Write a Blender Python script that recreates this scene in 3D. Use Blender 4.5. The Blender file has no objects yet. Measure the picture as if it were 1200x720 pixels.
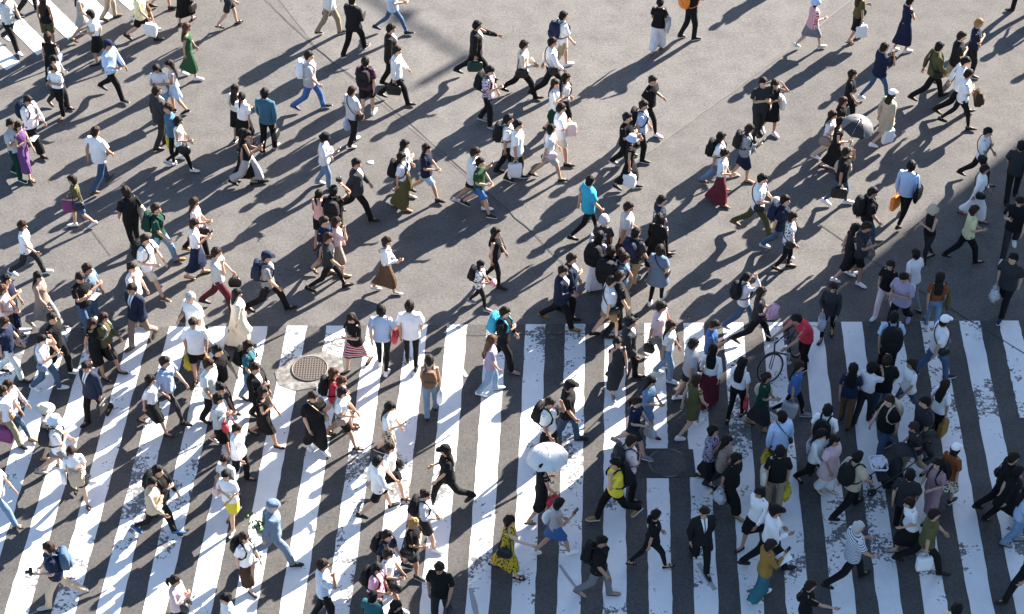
import bpy, bmesh, math, random
import numpy as np

# ------------------------------------------------------------------ camera, sky, sun, exposure
scene = bpy.context.scene
COL = scene.collection
R = math.radians
PITCH, CAM_H = R(41.5), 28.5
FPX = 2028 / math.tan(PITCH)                      # focal length in pixels of a 1200 px wide picture

cam_d = bpy.data.cameras.new('camera'); cam = bpy.data.objects.new('camera', cam_d); COL.objects.link(cam)
cam.location = (0, 0, CAM_H); cam.rotation_euler = (R(90) - PITCH, 0, 0)
cam_d.sensor_width = 36; cam_d.lens = FPX / 1200 * 36; cam_d.clip_end = 2000
scene.camera = cam

SUN_AZ, SUN_EL = R(46.3), R(25.0)                 # azimuth measured from +X towards +Y
SUN_DIR = np.array([math.cos(SUN_AZ) * math.cos(SUN_EL), math.sin(SUN_AZ) * math.cos(SUN_EL), math.sin(SUN_EL)])
world = bpy.data.worlds.new('World'); scene.world = world; world.use_nodes = True
wn = world.node_tree.nodes; wl = world.node_tree.links
sky = wn.new('ShaderNodeTexSky'); sky.sky_type = 'NISHITA'; sky.sun_disc = False
sky.sun_elevation = SUN_EL; sky.sun_rotation = R(90) - SUN_AZ; sky.ozone_density = 2.2; sky.dust_density = 1.0
wl.new(sky.outputs[0], wn['Background'].inputs[0]); wn['Background'].inputs[1].default_value = 0.057
sun_d = bpy.data.lights.new('sun', 'SUN'); sun_d.energy = 5.0; sun_d.angle = R(0.53); sun_d.color = (1.0, 0.915, 0.815)
sun = bpy.data.objects.new('sun', sun_d); COL.objects.link(sun)
sun.rotation_euler = (R(90) - SUN_EL, 0, SUN_AZ + R(90)); sun.location = tuple(SUN_DIR * 200)
vs = scene.view_settings
vs.view_transform = 'Standard'; vs.look = 'None'; vs.gamma = 1; vs.use_curve_mapping = False
vs.exposure = 2.4
scene.cycles.max_bounces = 5; scene.cycles.diffuse_bounces = 3; scene.cycles.glossy_bounces = 2
scene.cycles.use_denoising = True

# ------------------------------------------------------------------ helpers
def un(px, py, z=0.0):
    """the point at height z that the photograph shows at pixel (px, py)"""
    u = (px - 600) / FPX; v = (py - 360) / FPX
    dx, dy, dz = u, math.cos(PITCH) - v * math.sin(PITCH), -math.sin(PITCH) - v * math.cos(PITCH)
    t = (CAM_H - z) / -dz
    return np.array([t * dx, t * dy, z])

def new_mesh(name, v, f, mats, smooth=True, mi=None):
    m = bpy.data.meshes.new(name)
    m.from_pydata([tuple(map(float, p)) for p in v], [], [list(map(int, q)) for q in f])
    for x in mats: m.materials.append(x)
    if smooth: m.polygons.foreach_set('use_smooth', [True] * len(m.polygons))
    if mi is not None: m.polygons.foreach_set('material_index', [int(i) for i in mi])
    m.update()
    return m

def link(name, mesh, parent=None, color=None):
    o = bpy.data.objects.new(name, mesh); COL.objects.link(o)
    if parent is not None: o.parent = parent
    if color is not None: o.color = (*color, 1)
    return o

def tag(o, label=None, cat=None, group=None, kind=None):
    if label: o['label'] = label
    if cat: o['category'] = cat
    if group: o['group'] = group
    if kind: o['kind'] = kind
    return o

class MB:
    """collects pieces of one mesh"""
    def __init__(s): s.v = []; s.f = []; s.mi = []
    def add(s, v, f, mi=0):
        n = len(s.v); s.v += [tuple(map(float, p)) for p in v]; s.f += [[n + int(i) for i in q] for q in f]; s.mi += [mi] * len(f)
        return s
    def box(s, c, d, mi=0, top=1.0, rz=0.0):
        hx, hy, hz = d[0] / 2, d[1] / 2, d[2] / 2; q = []
        for z, k in ((-hz, 1), (hz, top)):
            for x, y in ((-1, -1), (1, -1), (1, 1), (-1, 1)):
                X, Y = x * hx * k, y * hy * k
                q.append((c[0] + X * math.cos(rz) - Y * math.sin(rz), c[1] + X * math.sin(rz) + Y * math.cos(rz), c[2] + z))
        return s.add(q, [(3, 2, 1, 0), (4, 5, 6, 7), (0, 1, 5, 4), (1, 2, 6, 5), (2, 3, 7, 6), (3, 0, 4, 7)], mi)
    def tube(s, pts, r, n=6, mi=0, flat=1.0, closed=False):
        pts = [np.array(p, float) for p in pts]; N = len(pts)
        rr = r if isinstance(r, (list, tuple)) else [r] * N
        V = []; F = []
        for i, p in enumerate(pts):
            a = pts[(i - 1) % N] if (i > 0 or closed) else p; b = pts[(i + 1) % N] if (i < N - 1 or closed) else p
            d = b - a; d = d / (np.linalg.norm(d) + 1e-9)
            ref = np.array([0, 0, 1.0]) if abs(d[2]) < 0.9 else np.array([0, 1.0, 0])
            u = np.cross(d, ref); u /= np.linalg.norm(u) + 1e-9; w = np.cross(u, d)
            for k in range(n):
                t = 2 * math.pi * k / n
                V.append(p + rr[i] * (math.cos(t) * u + math.sin(t) * flat * w))
        for i in range(N if closed else N - 1):
            j = (i + 1) % N
            for k in range(n): F.append((i * n + k, i * n + (k + 1) % n, j * n + (k + 1) % n, j * n + k))
        if not closed: F += [list(range(n))[::-1], [(N - 1) * n + k for k in range(n)]]
        return s.add(V, F, mi)
    def loft(s, rings, mi=0):
        """rings: lists of equal length"""
        n = len(rings[0]); V = [p for r in rings for p in r]; F = []
        for i in range(len(rings) - 1):
            for k in range(n): F.append((i * n + k, i * n + (k + 1) % n, (i + 1) * n + (k + 1) % n, (i + 1) * n + k))
        F += [list(range(n))[::-1], [(len(rings) - 1) * n + k for k in range(n)]]
        return s.add(V, F, mi)
    def ell(s, c, r, nu=12, nv=8, mi=0):
        V = [(c[0], c[1], c[2] + r[2])]
        for j in range(1, nv):
            a = math.pi * j / nv
            for k in range(nu):
                t = 2 * math.pi * k / nu
                V.append((c[0] + r[0] * math.sin(a) * math.cos(t), c[1] + r[1] * math.sin(a) * math.sin(t), c[2] + r[2] * math.cos(a)))
        V.append((c[0], c[1], c[2] - r[2])); L = len(V) - 1; F = []
        for k in range(nu): F.append((0, 1 + k, 1 + (k + 1) % nu)); F.append((L, L - nu + (k + 1) % nu, L - nu + k))
        for j in range(nv - 2):
            for k in range(nu): F.append((1 + j * nu + k, 1 + (j + 1) * nu + k, 1 + (j + 1) * nu + (k + 1) % nu, 1 + j * nu + (k + 1) % nu))
        return s.add(V, F, mi)
    def mesh(s, name, mats, smooth=True): return new_mesh(name, s.v, s.f, mats, smooth, s.mi)
    def build(s, name, mats, parent=None, color=None, smooth=True): return link(name, s.mesh(name, mats, smooth), parent, color)

def ring(c, rx, ry, n=16, u=(1, 0, 0), w=(0, 1, 0), sq=1.0):
    c, u, w = np.array(c, float), np.array(u, float), np.array(w, float); out = []
    for k in range(n):
        t = 2 * math.pi * k / n; ct, st = math.cos(t), math.sin(t)
        ct = math.copysign(abs(ct) ** sq, ct); st = math.copysign(abs(st) ** sq, st)
        out.append(c + rx * ct * u + ry * st * w)
    return out

# ------------------------------------------------------------------ materials
def mat(name, rough=0.8, spec=0.3):
    m = bpy.data.materials.new(name); m.use_nodes = True
    b = m.node_tree.nodes['Principled BSDF']; b.inputs['Roughness'].default_value = rough
    b.inputs['Specular IOR Level'].default_value = spec
    return m, m.node_tree.nodes, m.node_tree.links, b
def nd(ns, t, **kw):
    n = ns.new(t)
    for k, v in kw.items():
        if k.startswith('i_'): n.inputs[k[2:].replace('_', ' ')].default_value = v
        else: setattr(n, k, v)
    return n
def ramp(ns, ls, src, stops):
    r = ns.new('ShaderNodeValToRGB'); e = r.color_ramp.elements
    while len(e) < len(stops): e.new(0.5)
    for k, (p, c) in zip(e, stops): k.position = p; k.color = (*c, 1) if len(c) == 3 else c
    ls.new(src, r.inputs[0]); return r.outputs[0]
def noise(ns, ls, scale, detail=4, rough=0.55, vec=None, dim='3D'):
    n = nd(ns, 'ShaderNodeTexNoise', i_Scale=scale, i_Detail=detail, i_Roughness=rough)
    if vec is not None: ls.new(vec, n.inputs['Vector'])
    return n.outputs['Fac']
def mix(ns, ls, fac, a, b, blend='MIX'):
    m = ns.new('ShaderNodeMix'); m.data_type = 'RGBA'; m.blend_type = blend
    for s, v in ((0, fac), (6, a), (7, b)):
        if isinstance(v, (int, float)): m.inputs[s].default_value = v
        elif isinstance(v, tuple): m.inputs[s].default_value = (*v, 1)
        else: ls.new(v, m.inputs[s])
    return m.outputs[2]
def math_n(ns, ls, op, a, b=None):
    m = ns.new('ShaderNodeMath'); m.operation = op
    for i, v in enumerate((a, b)):
        if v is None: continue
        if isinstance(v, (int, float)): m.inputs[i].default_value = v
        else: ls.new(v, m.inputs[i])
    return m.outputs[0]

def own_color(name, rough, spec=0.3, bump=0.0, bscale=14.0, var=0.25, pattern=None, sheen=0.0, second=None, rest=True):
    """a material that takes each object's own colour; the weave, folds and wear vary it"""
    m, ns, ls, b = mat(name, rough, spec)
    oi = ns.new('ShaderNodeObjectInfo'); at_ = ns.new('ShaderNodeAttribute'); at_.attribute_name = 'rest'; tc = ns.new('ShaderNodeTexCoord'); obv = at_.outputs['Vector'] if rest else tc.outputs['Object']
    mp = ns.new('ShaderNodeVectorMath'); mp.operation = 'ADD'; ls.new(obv, mp.inputs[0])
    cmb = ns.new('ShaderNodeCombineXYZ'); ls.new(math_n(ns, ls, 'MULTIPLY', oi.outputs['Random'], 37.0), cmb.inputs[0]); ls.new(cmb.outputs[0], mp.inputs[1])
    v = mp.outputs[0]; c = oi.outputs['Color']
    if pattern == 'plaid':
        w1 = nd(ns, 'ShaderNodeTexWave', i_Scale=5.5, bands_direction='Z'); w2 = nd(ns, 'ShaderNodeTexWave', i_Scale=5.5, bands_direction='Y')
        ls.new(obv, w1.inputs[0]); ls.new(obv, w2.inputs[0])
        c = mix(ns, ls, ramp(ns, ls, w1.outputs['Fac'], [(0.45, (0, 0, 0)), (0.6, (1, 1, 1))]), c, mix(ns, ls, 0.62, c, second))
        c = mix(ns, ls, ramp(ns, ls, w2.outputs['Fac'], [(0.6, (0, 0, 0)), (0.75, (1, 1, 1))]), c, mix(ns, ls, 0.62, c, second))
    elif pattern == 'stripe':
        w1 = nd(ns, 'ShaderNodeTexWave', i_Scale=8.0, bands_direction='Z'); ls.new(obv, w1.inputs[0])
        c = mix(ns, ls, ramp(ns, ls, w1.outputs['Fac'], [(0.6, (0, 0, 0)), (0.66, (1, 1, 1))]), c, second)
    elif pattern == 'bands':
        w1 = nd(ns, 'ShaderNodeTexWave', i_Scale=2.6, bands_direction='Z'); ls.new(obv, w1.inputs[0])
        c = ramp(ns, ls, w1.outputs['Fac'], [(0.2, (0.02, 0.02, 0.025)), (0.35, (0.75, 0.72, 0.7)), (0.62, (0.75, 0.72, 0.7)), (0.7, (0.5, 0.05, 0.09))])
    elif pattern == 'floral':
        vo = nd(ns, 'ShaderNodeTexVoronoi', i_Scale=17.0); ls.new(obv, vo.inputs['Vector'])
        c = mix(ns, ls, ramp(ns, ls, vo.outputs['Distance'], [(0.36, (1, 1, 1)), (0.44, (0, 0, 0))]), c, second)
    elif pattern == 'print':
        # a loose printed motif on the chest
        se = ns.new('ShaderNodeSeparateXYZ'); ls.new(obv, se.inputs[0])
        zz = math_n(ns, ls, 'ABSOLUTE', math_n(ns, ls, 'SUBTRACT', se.outputs[2], 1.2)); yy = math_n(ns, ls, 'ABSOLUTE', se.outputs[1])
        inside = math_n(ns, ls, 'MULTIPLY', math_n(ns, ls, 'LESS_THAN', zz, 0.11), math_n(ns, ls, 'LESS_THAN', yy, 0.1))
        f = math_n(ns, ls, 'MULTIPLY', inside, math_n(ns, ls, 'GREATER_THAN', noise(ns, ls, 30, 2, vec=obv), 0.52))
        c = mix(ns, ls, f, c, second)
    elif pattern == 'suit':
        # open lapels: shirt front and tie show in the V of the jacket
        se = ns.new('ShaderNodeSeparateXYZ'); ls.new(obv, se.inputs[0]); yy = math_n(ns, ls, 'ABSOLUTE', se.outputs[1])
        wv_ = math_n(ns, ls, 'MULTIPLY', math_n(ns, ls, 'SUBTRACT', se.outputs[2], 1.13), .2)
        f = math_n(ns, ls, 'MULTIPLY', math_n(ns, ls, 'LESS_THAN', yy, wv_), math_n(ns, ls, 'GREATER_THAN', se.outputs[0], .02))
        f2 = math_n(ns, ls, 'MULTIPLY', f, math_n(ns, ls, 'LESS_THAN', yy, .016))
        c = mix(ns, ls, f, c, (.74, .74, .75)); c = mix(ns, ls, math_n(ns, ls, 'MULTIPLY', f2, .8), c, (.03, .035, .06))
    n1 = noise(ns, ls, 5.0, 3, vec=v)
    k = math_n(ns, ls, 'ADD', math_n(ns, ls, 'MULTIPLY', n1, 2 * var), 1 - var)
    hs = ns.new('ShaderNodeHueSaturation'); ls.new(c, hs.inputs['Color']); ls.new(k, hs.inputs['Value'])
    ls.new(hs.outputs[0], b.inputs['Base Color'])
    if bump:
        bp = nd(ns, 'ShaderNodeBump', i_Strength=bump, i_Distance=0.03); ls.new(noise(ns, ls, bscale, 3, 0.6, vec=v), bp.inputs['Height']); ls.new(bp.outputs[0], b.inputs['Normal'])
    if sheen: b.inputs['Sheen Weight'].default_value = sheen
    return m

M = {}
M['cloth'] = own_color('cloth', 0.9, 0.15, 0.75, 11, 0.16)
M['plaid'] = own_color('plaid cloth', 0.9, 0.15, 0.6, 11, 0.12, 'plaid', second=(0.7, 0.68, 0.68))
M['stripe'] = own_color('striped cloth', 0.9, 0.15, 0.6, 11, 0.12, 'stripe', second=(0.06, 0.08, 0.14))
M['bands'] = own_color('banded knit', 0.9, 0.15, 0.5, 11, 0.1, 'bands')
M['floral'] = own_color('floral cloth', 0.9, 0.15, 0.6, 11, 0.12, 'floral', second=(0.03, 0.03, 0.03))
M['print'] = own_color('printed cloth', 0.9, 0.15, 0.7, 11, 0.14, 'print', second=(0.55, 0.56, 0.58))
M['suit'] = own_color('suit cloth', 0.85, 0.2, 0.6, 10, 0.14, 'suit')
M['shirt'] = mat('white shirt front', 0.85, 0.2)[0]; M['shirt'].node_tree.nodes['Principled BSDF'].inputs['Base Color'].default_value = (0.75, 0.75, 0.76, 1)
M['denim'] = own_color('denim', 0.9, 0.15, 0.6, 16, 0.32)
M['hair'] = own_color('hair', 0.6, 0.18, 0.5, 60, 0.3, rest=False)
M['leather'] = own_color('leather', 0.5, 0.4, 0.3, 20, 0.15, rest=False)
M['canvas'] = own_color('canvas', 0.85, 0.2, 0.5, 14, 0.15, rest=False)
M['shoe'] = own_color('shoe', 0.6, 0.35, 0.2, 30, 0.15, rest=False)
M['paper'] = own_color('paper', 0.75, 0.25, 0.25, 8, 0.06, rest=False)
M['straw'] = own_color('straw', 0.9, 0.1, 0.8, 60, 0.2)
m, ns, ls, b = mat('plastic film', 0.35, 0.4)
oi = ns.new('ShaderNodeObjectInfo'); ls.new(oi.outputs['Color'], b.inputs['Base Color'])
bp = nd(ns, 'ShaderNodeBump', i_Strength=0.9, i_Distance=0.03); ls.new(noise(ns, ls, 18, 3), bp.inputs['Height']); ls.new(bp.outputs[0], b.inputs['Normal'])
M['film'] = m
m, ns, ls, b = mat('skin', 0.55, 0.35)
oi = ns.new('ShaderNodeObjectInfo'); tc = ns.new('ShaderNodeTexCoord')
hs = ns.new('ShaderNodeHueSaturation'); ls.new(oi.outputs['Color'], hs.inputs['Color'])
ls.new(math_n(ns, ls, 'ADD', math_n(ns, ls, 'MULTIPLY', noise(ns, ls, 22, 3, vec=tc.outputs['Object']), 0.2), 0.9), hs.inputs['Value']); ls.new(hs.outputs[0], b.inputs['Base Color'])
b.inputs['Subsurface Weight'].default_value = 0.0
M['skin'] = m
def plain(name, col, rough=0.6, spec=0.3, metal=0.0):
    m, ns, ls, b = mat(name, rough, spec); b.inputs['Metallic'].default_value = metal
    n = noise(ns, ls, 9, 3); ls.new(mix(ns, ls, n, tuple(c * 0.8 for c in col), tuple(min(1, c * 1.2) for c in col)), b.inputs['Base Color'])
    return m
M['eye'] = plain('eye', (0.02, 0.015, 0.012), 0.3)
M['lip'] = plain('lip', (0.36, 0.13, 0.11), 0.5)
M['sole_white'] = plain('white rubber sole', (0.72, 0.72, 0.72), 0.7)
M['metal'] = plain('brushed metal', (0.55, 0.55, 0.57), 0.35, 0.5, 0.9)
M['dark_metal'] = plain('dark painted metal', (0.03, 0.035, 0.045), 0.45, 0.4)
M['rubber'] = plain('black rubber', (0.02, 0.02, 0.02), 0.8)
M['glass_screen'] = plain('phone glass', (0.015, 0.016, 0.02), 0.12, 0.5)
M['leaf'] = plain('leaf', (0.09, 0.19, 0.04), 0.6)
M['white_plastic'] = plain('white plastic', (0.75, 0.76, 0.78), 0.4)
M['concrete_wall'] = plain('wall panel', (0.3, 0.3, 0.29), 0.85)
M['window_glass'] = plain('window glass', (0.05, 0.06, 0.07), 0.1, 0.6)

PAL = dict(black=(0.011, 0.011, 0.012), charcoal=(0.03, 0.031, 0.034), grey=(0.2, 0.2, 0.21), lightgrey=(0.42, 0.42, 0.43), white=(0.78, 0.78, 0.79), cream=(0.68, 0.62, 0.5),
    beige=(0.5, 0.41, 0.3), khaki=(0.33, 0.27, 0.18), brown=(0.13, 0.075, 0.045), tan=(0.36, 0.22, 0.1), navy=(0.013, 0.02, 0.046), blue=(0.05, 0.12, 0.29), lightblue=(0.42, 0.54, 0.74),
    cyan=(0.04, 0.34, 0.48), denim=(0.055, 0.1, 0.17), lightdenim=(0.16, 0.25, 0.38), green=(0.028, 0.075, 0.038), darkgreen=(0.008, 0.04, 0.028), olive=(0.09, 0.085, 0.035), teal=(0.03, 0.12, 0.15),
    steelblue=(0.05, 0.125, 0.19), yellow=(0.72, 0.56, 0.05), paleyellow=(0.72, 0.68, 0.4), orange=(0.8, 0.24, 0.04), red=(0.55, 0.04, 0.06), maroon=(0.11, 0.02, 0.03), salmon=(0.72, 0.4, 0.34), pink=(0.8, 0.38, 0.5),
    palepink=(0.72, 0.55, 0.55), purple=(0.13, 0.06, 0.17), lavender=(0.33, 0.29, 0.4), mustardyellow=(0.5, 0.36, 0.03), mauve=(0.34, 0.22, 0.24), plum=(0.07, 0.025, 0.05), magenta=(0.2, 0.05, 0.15), rust=(0.22, 0.07, 0.03), mustard=(0.27, 0.15, 0.04), taupe=(0.25, 0.19, 0.16), blond=(0.30, 0.17, 0.065),
    auburn=(0.085, 0.034, 0.018), hairdark=(0.017, 0.0095, 0.0065), hairblack=(0.006, 0.0052, 0.005), hairbrown=(0.028, 0.013, 0.008), hairgrey=(0.38, 0.38, 0.38), silver=(0.6, 0.63, 0.68), bluegrey=(0.13, 0.18, 0.255), darkbrown=(0.05, 0.03, 0.02))
# ------------------------------------------------------------------ the ground, its seams and its paint
def sheet(name, quads, mats, z, kind='structure', mi=None):
    mb = MB()
    for q in quads: mb.add([(p[0], p[1], z) for p in q], [tuple(range(len(q)))])
    o = mb.build(name, mats, smooth=False); o['kind'] = kind; return o
m, ns, ls, b = mat('asphalt', 0.95, 0.12)
tc = ns.new('ShaderNodeTexCoord'); g = tc.outputs['Object']
big = noise(ns, ls, 0.16, 4, 0.6, g); mid = noise(ns, ls, 1.6, 5, 0.65, g); fine = noise(ns, ls, 17, 4, 0.85, g); grit = noise(ns, ls, 48, 2, 0.7, g)
# grain: light and dark chippings
base = mix(ns, ls, ramp(ns, ls, big, [(0.35, (0, 0, 0)), (0.68, (1, 1, 1))]), (0.116, 0.109, 0.104), (0.141, 0.133, 0.127))
wear = mix(ns, ls, ramp(ns, ls, mid, [(0.32, (1, 1, 1)), (0.6, (0, 0, 0))]), base, (0.075, 0.071, 0.069))
chip = mix(ns, ls, ramp(ns, ls, fine, [(0.36, (0, 0, 0)), (0.66, (1, 1, 1))]), mix(ns, ls, 0.45, wear, (0.05, 0.049, 0.049)), mix(ns, ls, 0.42, wear, (0.2, 0.192, 0.186)))
chip = mix(ns, ls, ramp(ns, ls, grit, [(0.62, (0, 0, 0)), (0.7, (1, 1, 1))]), chip, (0.17, 0.165, 0.16))
# dark oil drips and pale gum spots
vo = nd(ns, 'ShaderNodeTexVoronoi', i_Scale=1.7); ls.new(g, vo.inputs['Vector'])
chip = mix(ns, ls, ramp(ns, ls, vo.outputs['Distance'], [(0.025, (0.6, 0.6, 0.6)), (0.05, (0, 0, 0))]), chip, (0.04, 0.04, 0.04))
ls.new(chip, b.inputs['Base Color'])
bp = nd(ns, 'ShaderNodeBump', i_Strength=0.25, i_Distance=0.01); ls.new(fine, bp.inputs['Height']); ls.new(bp.outputs[0], b.inputs['Normal'])
M['asphalt'] = m
def asphalt_variant(name, k):
    m = M['asphalt'].copy(); m.name = name; ns, ls = m.node_tree.nodes, m.node_tree.links; b = ns['Principled BSDF']
    src = b.inputs['Base Color'].links[0].from_socket; hs = ns.new('ShaderNodeHueSaturation'); hs.inputs['Value'].default_value = k
    ls.new(src, hs.inputs['Color']); ls.new(hs.outputs[0], b.inputs['Base Color']); return m
M['asphalt_dark'] = asphalt_variant('fresh dark asphalt', 0.55); M['asphalt_cross'] = asphalt_variant('asphalt under the crossing', 0.74); M['asphalt_pale'] = asphalt_variant('pale worn asphalt', 1.12)
m, ns, ls, b = mat('road paint', 0.7, 0.3)
tc = ns.new('ShaderNodeTexCoord'); g = tc.outputs['Object']
pn = noise(ns, ls, 0.5, 3, 0.6, g); pf = noise(ns, ls, 14, 6, 0.72, g); pm = noise(ns, ls, 3.2, 4, 0.65, g)
col = mix(ns, ls, pm, (0.62, 0.62, 0.62), (0.82, 0.82, 0.81))
# worn patches: fine pits cluster where the broad noise is high
pit = math_n(ns, ls, 'ADD', math_n(ns, ls, 'MULTIPLY', pn, 0.75), math_n(ns, ls, 'MULTIPLY', pf, 0.6))
pit = math_n(ns, ls, 'ADD', pit, math_n(ns, ls, 'MULTIPLY', pm, 0.45))
pitm = ramp(ns, ls, pit, [(0.995, (0, 0, 0)), (1.03, (0.92, 0.92, 0.92))])
vor = nd(ns, 'ShaderNodeTexVoronoi', feature='DISTANCE_TO_EDGE', i_Scale=0.8)
wv = ns.new('ShaderNodeVectorMath'); wv.operation = 'ADD'; nz = nd(ns, 'ShaderNodeTexNoise', i_Scale=2.5, i_Detail=4); ls.new(g, nz.inputs['Vector'])
ls.new(g, wv.inputs[0]); ls.new(nz.outputs['Color'], wv.inputs[1]); ls.new(wv.outputs[0], vor.inputs['Vector'])
crk = math_n(ns, ls, 'MULTIPLY', ramp(ns, ls, vor.outputs['Distance'], [(0.003, (0.7, 0.7, 0.7)), (0.007, (0, 0, 0))]), ramp(ns, ls, pn, [(0.52, (0, 0, 0)), (0.62, (1, 1, 1))]))
col = mix(ns, ls, math_n(ns, ls, 'MAXIMUM', pitm, crk), col, (0.085, 0.085, 0.09))
ls.new(col, b.inputs['Base Color'])
bp = nd(ns, 'ShaderNodeBump', i_Strength=0.3, i_Distance=0.01); ls.new(pf, bp.inputs['Height']); ls.new(bp.outputs[0], b.inputs['Normal'])
M['paint'] = m
M['seam'] = plain('tar seam', (0.05, 0.049, 0.05), 0.8); M['seam_pale'] = plain('pale filled seam', (0.15, 0.146, 0.14), 0.9)
m, ns, ls, b = mat('worn concrete', 0.9, 0.2)
tc = ns.new('ShaderNodeTexCoord'); f1 = noise(ns, ls, 7, 6, 0.7, tc.outputs['Object'])
ls.new(ramp(ns, ls, f1, [(0.32, (0.07, 0.068, 0.064)), (0.5, (0.15, 0.145, 0.138)), (0.68, (0.3, 0.29, 0.275))]), b.inputs['Base Color'])
M['concrete'] = m

gm = MB(); gm.add([(-400, -200, 0), (400, -200, 0), (400, 600, 0), (-400, 600, 0)], [(0, 1, 2, 3)]); ground = gm.build('ground', [M['asphalt']], smooth=False); ground['kind'] = 'structure'
# the asphalt lane under the big crossing (a shade darker, laid separately)
tl, tr = un(-400, 391), un(1700, 371); vpx, vpy = 720.5, -1668.0
def along(x380, y):
    return vpx + (x380 - vpx) * (y - vpy) / (380 - vpy)
sheet('crossing_lane', [[un(along(-400, 900), 900), un(along(1700, 900), 900), un(1700, 372.3), un(-400, 388)]], [M['asphalt_cross']], 0.004)
# zebra stripes: each its own painted bar
def bar(p4, name='crosswalk_stripe', z=0.009, wob=0.012):
    """a painted bar with slightly uneven edges"""
    a, b_, c_, d_ = [np.array(p) for p in p4]; rnd = random.Random(int(abs(a[0]) * 977)); n = 40; V = []; F = []
    for i in range(n + 1):
        t = i / n; l = a + (d_ - a) * t; r = b_ + (c_ - b_) * t
        s = (r - l) / np.linalg.norm(r - l)
        V += [l + s * rnd.uniform(-wob, wob), r + s * rnd.uniform(-wob, wob)]
        if i: F.append((2 * i - 2, 2 * i - 1, 2 * i + 1, 2 * i))
    mb = MB(); mb.add([(v[0], v[1], z) for v in V], F); o = mb.build(name, [M['paint']], smooth=False); o['kind'] = 'structure'; return o
STR = {-11: 107, -10: 154, -9: 199, -8: 245, -7: 291, -6: 336.5, -5: 383, -4: 430, -3: 477, -2: 524, -1: 570}
for k in range(-22, 18):
    x = STR.get(k, 616 + 46.25 * k); w = 23.8
    ytop = 380.5 - (x - 600) * 0.0075
    def seg(y0, y1): bar([un(along(x, y0), y0), un(along(x + w, y0), y0), un(along(x + w, y1), y1), un(along(x, y1), y1)])
    if k == 3: seg(ytop, 526); seg(561, 860)
    elif k == 12: seg(ytop, 490)
    else: seg(ytop, 860)
# the second crossing at the top left
for k in range(-2, 7):
    ex, ey = 15.6 + 36.4 * k, 78.5 - 17.6 * k; hw = (8.3, -4.6); far = (-165, -165)
    if k >= 4: far = (-150, -140)
    q = [(ex - hw[0], ey - hw[1]), (ex + hw[0], ey + hw[1])]
    bar([un(*q[0]), un(*q[1]), un(q[1][0] + far[0], q[1][1] + far[1]), un(q[0][0] + far[0], q[0][1] + far[1])])
def seam(pts, w, m, z=0.013, name='road_seam'):
    P = [un(*p) for p in pts]; rnd = random.Random(int(pts[0][0])); Q = []
    for a, b_ in zip(P, P[1:]):
        n = max(2, int(np.linalg.norm(b_ - a) / 0.35))
        for i in range(n): Q.append(a + (b_ - a) * i / n + np.array([rnd.uniform(-.02, .02), rnd.uniform(-.02, .02), 0]))
    Q.append(P[-1]); V = []; F = []
    for i, p in enumerate(Q):
        d = Q[min(i + 1, len(Q) - 1)] - Q[max(i - 1, 0)]; nrm = np.array([-d[1], d[0], 0]) / (np.linalg.norm(d) + 1e-9); ww = w * rnd.uniform(.6, 1.3) / 2
        V += [p + nrm * ww, p - nrm * ww]
        if i: F.append((2 * i - 2, 2 * i - 1, 2 * i + 1, 2 * i))
    mb = MB(); mb.add([(v[0], v[1], z) for v in V], F); o = mb.build(name, [m], smooth=False); o['kind'] = 'structure'
seam([(300, -10), (372, 58), (465, 132), (555, 211), (625, 274), (690, 340)], 0.022, M['seam'])
seam([(85, 235), (100, 262), (130, 300)], 0.014, M['seam'])
seam([(1010, -10), (946, 42), (852, 112), (800, 150), (700, 222)], 0.03, M['seam_pale'])
seam([(960, 262), (990, 284), (1040, 318), (1120, 366), (1150, 384), (1200, 414), (1240, 440)], 0.03, M['seam'])
seam([(540, 393.5), (700, 391.5), (760, 391)], 0.02, M['seam'], 0.014)
seam([(800, 384), (960, 383)], 0.015, M['seam'], 0.014)
M['scuff'] = plain('scuffed grey paint', (.34, .34, .345), .85)
seam([(523, 405), (547, 442)], 0.13, M['scuff'], 0.012, 'paint_scuff')
for q in ([(655, 662), (676, 690)], [(551, 690), (560, 730)], [(819, 660), (838, 692)]): seam(q, 0.09, M['scuff'], 0.012, 'paint_scuff')
# pale older asphalt beyond the diagonal seam
sheet('worn_asphalt', [[un(1010, -60), un(1010, -10), un(852, 112), un(700, 222), un(625, 274), un(372, 58), un(280, -60)]], [M['asphalt_pale']], 0.005)
# round patch and manhole
def disc(px, py, r, name, m, z, n=40, jag=0.0):
    c = un(px, py); rnd = random.Random(3); V = [(c[0] + r * (1 + rnd.uniform(-jag, jag)) * math.cos(6.2832 * i / n), c[1] + r * (1 + rnd.uniform(-jag, jag)) * math.sin(6.2832 * i / n), z) for i in range(n)]
    mb = MB(); mb.add(V, [tuple(range(n))]); o = mb.build(name, [m], smooth=False); o['kind'] = 'structure'; return o
sheet('dark_patch', [[un(734, 527), un(812, 527), un(816, 560), un(738, 560)]], [M['asphalt_dark']], 0.012)
disc(783, 543, 0.36, 'round_patch', M['asphalt_cross'], 0.015, jag=0.05)
for k, (a0, a1) in enumerate(((1.9, 4.0), (.6, 1.5), (4.4, 5.2))):
    c_ = un(783, 543); V = []; F = []
    for i in range(19):
        t = a0 + (a1 - a0) * i / 18; ww = .018 * math.sin(math.pi * i / 18) + .003
        V += [(c_[0] + (.385 - ww) * math.cos(t), c_[1] + (.385 - ww) * math.sin(t), .018), (c_[0] + (.385 + ww) * math.cos(t), c_[1] + (.385 + ww) * math.sin(t), .018)]
        if i: F.append((2 * i - 2, 2 * i - 1, 2 * i + 1, 2 * i))
    mb = MB(); mb.add(V, F); o = mb.build('patch_edge', [M['seam_pale']], smooth=False); o['kind'] = 'structure'
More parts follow.
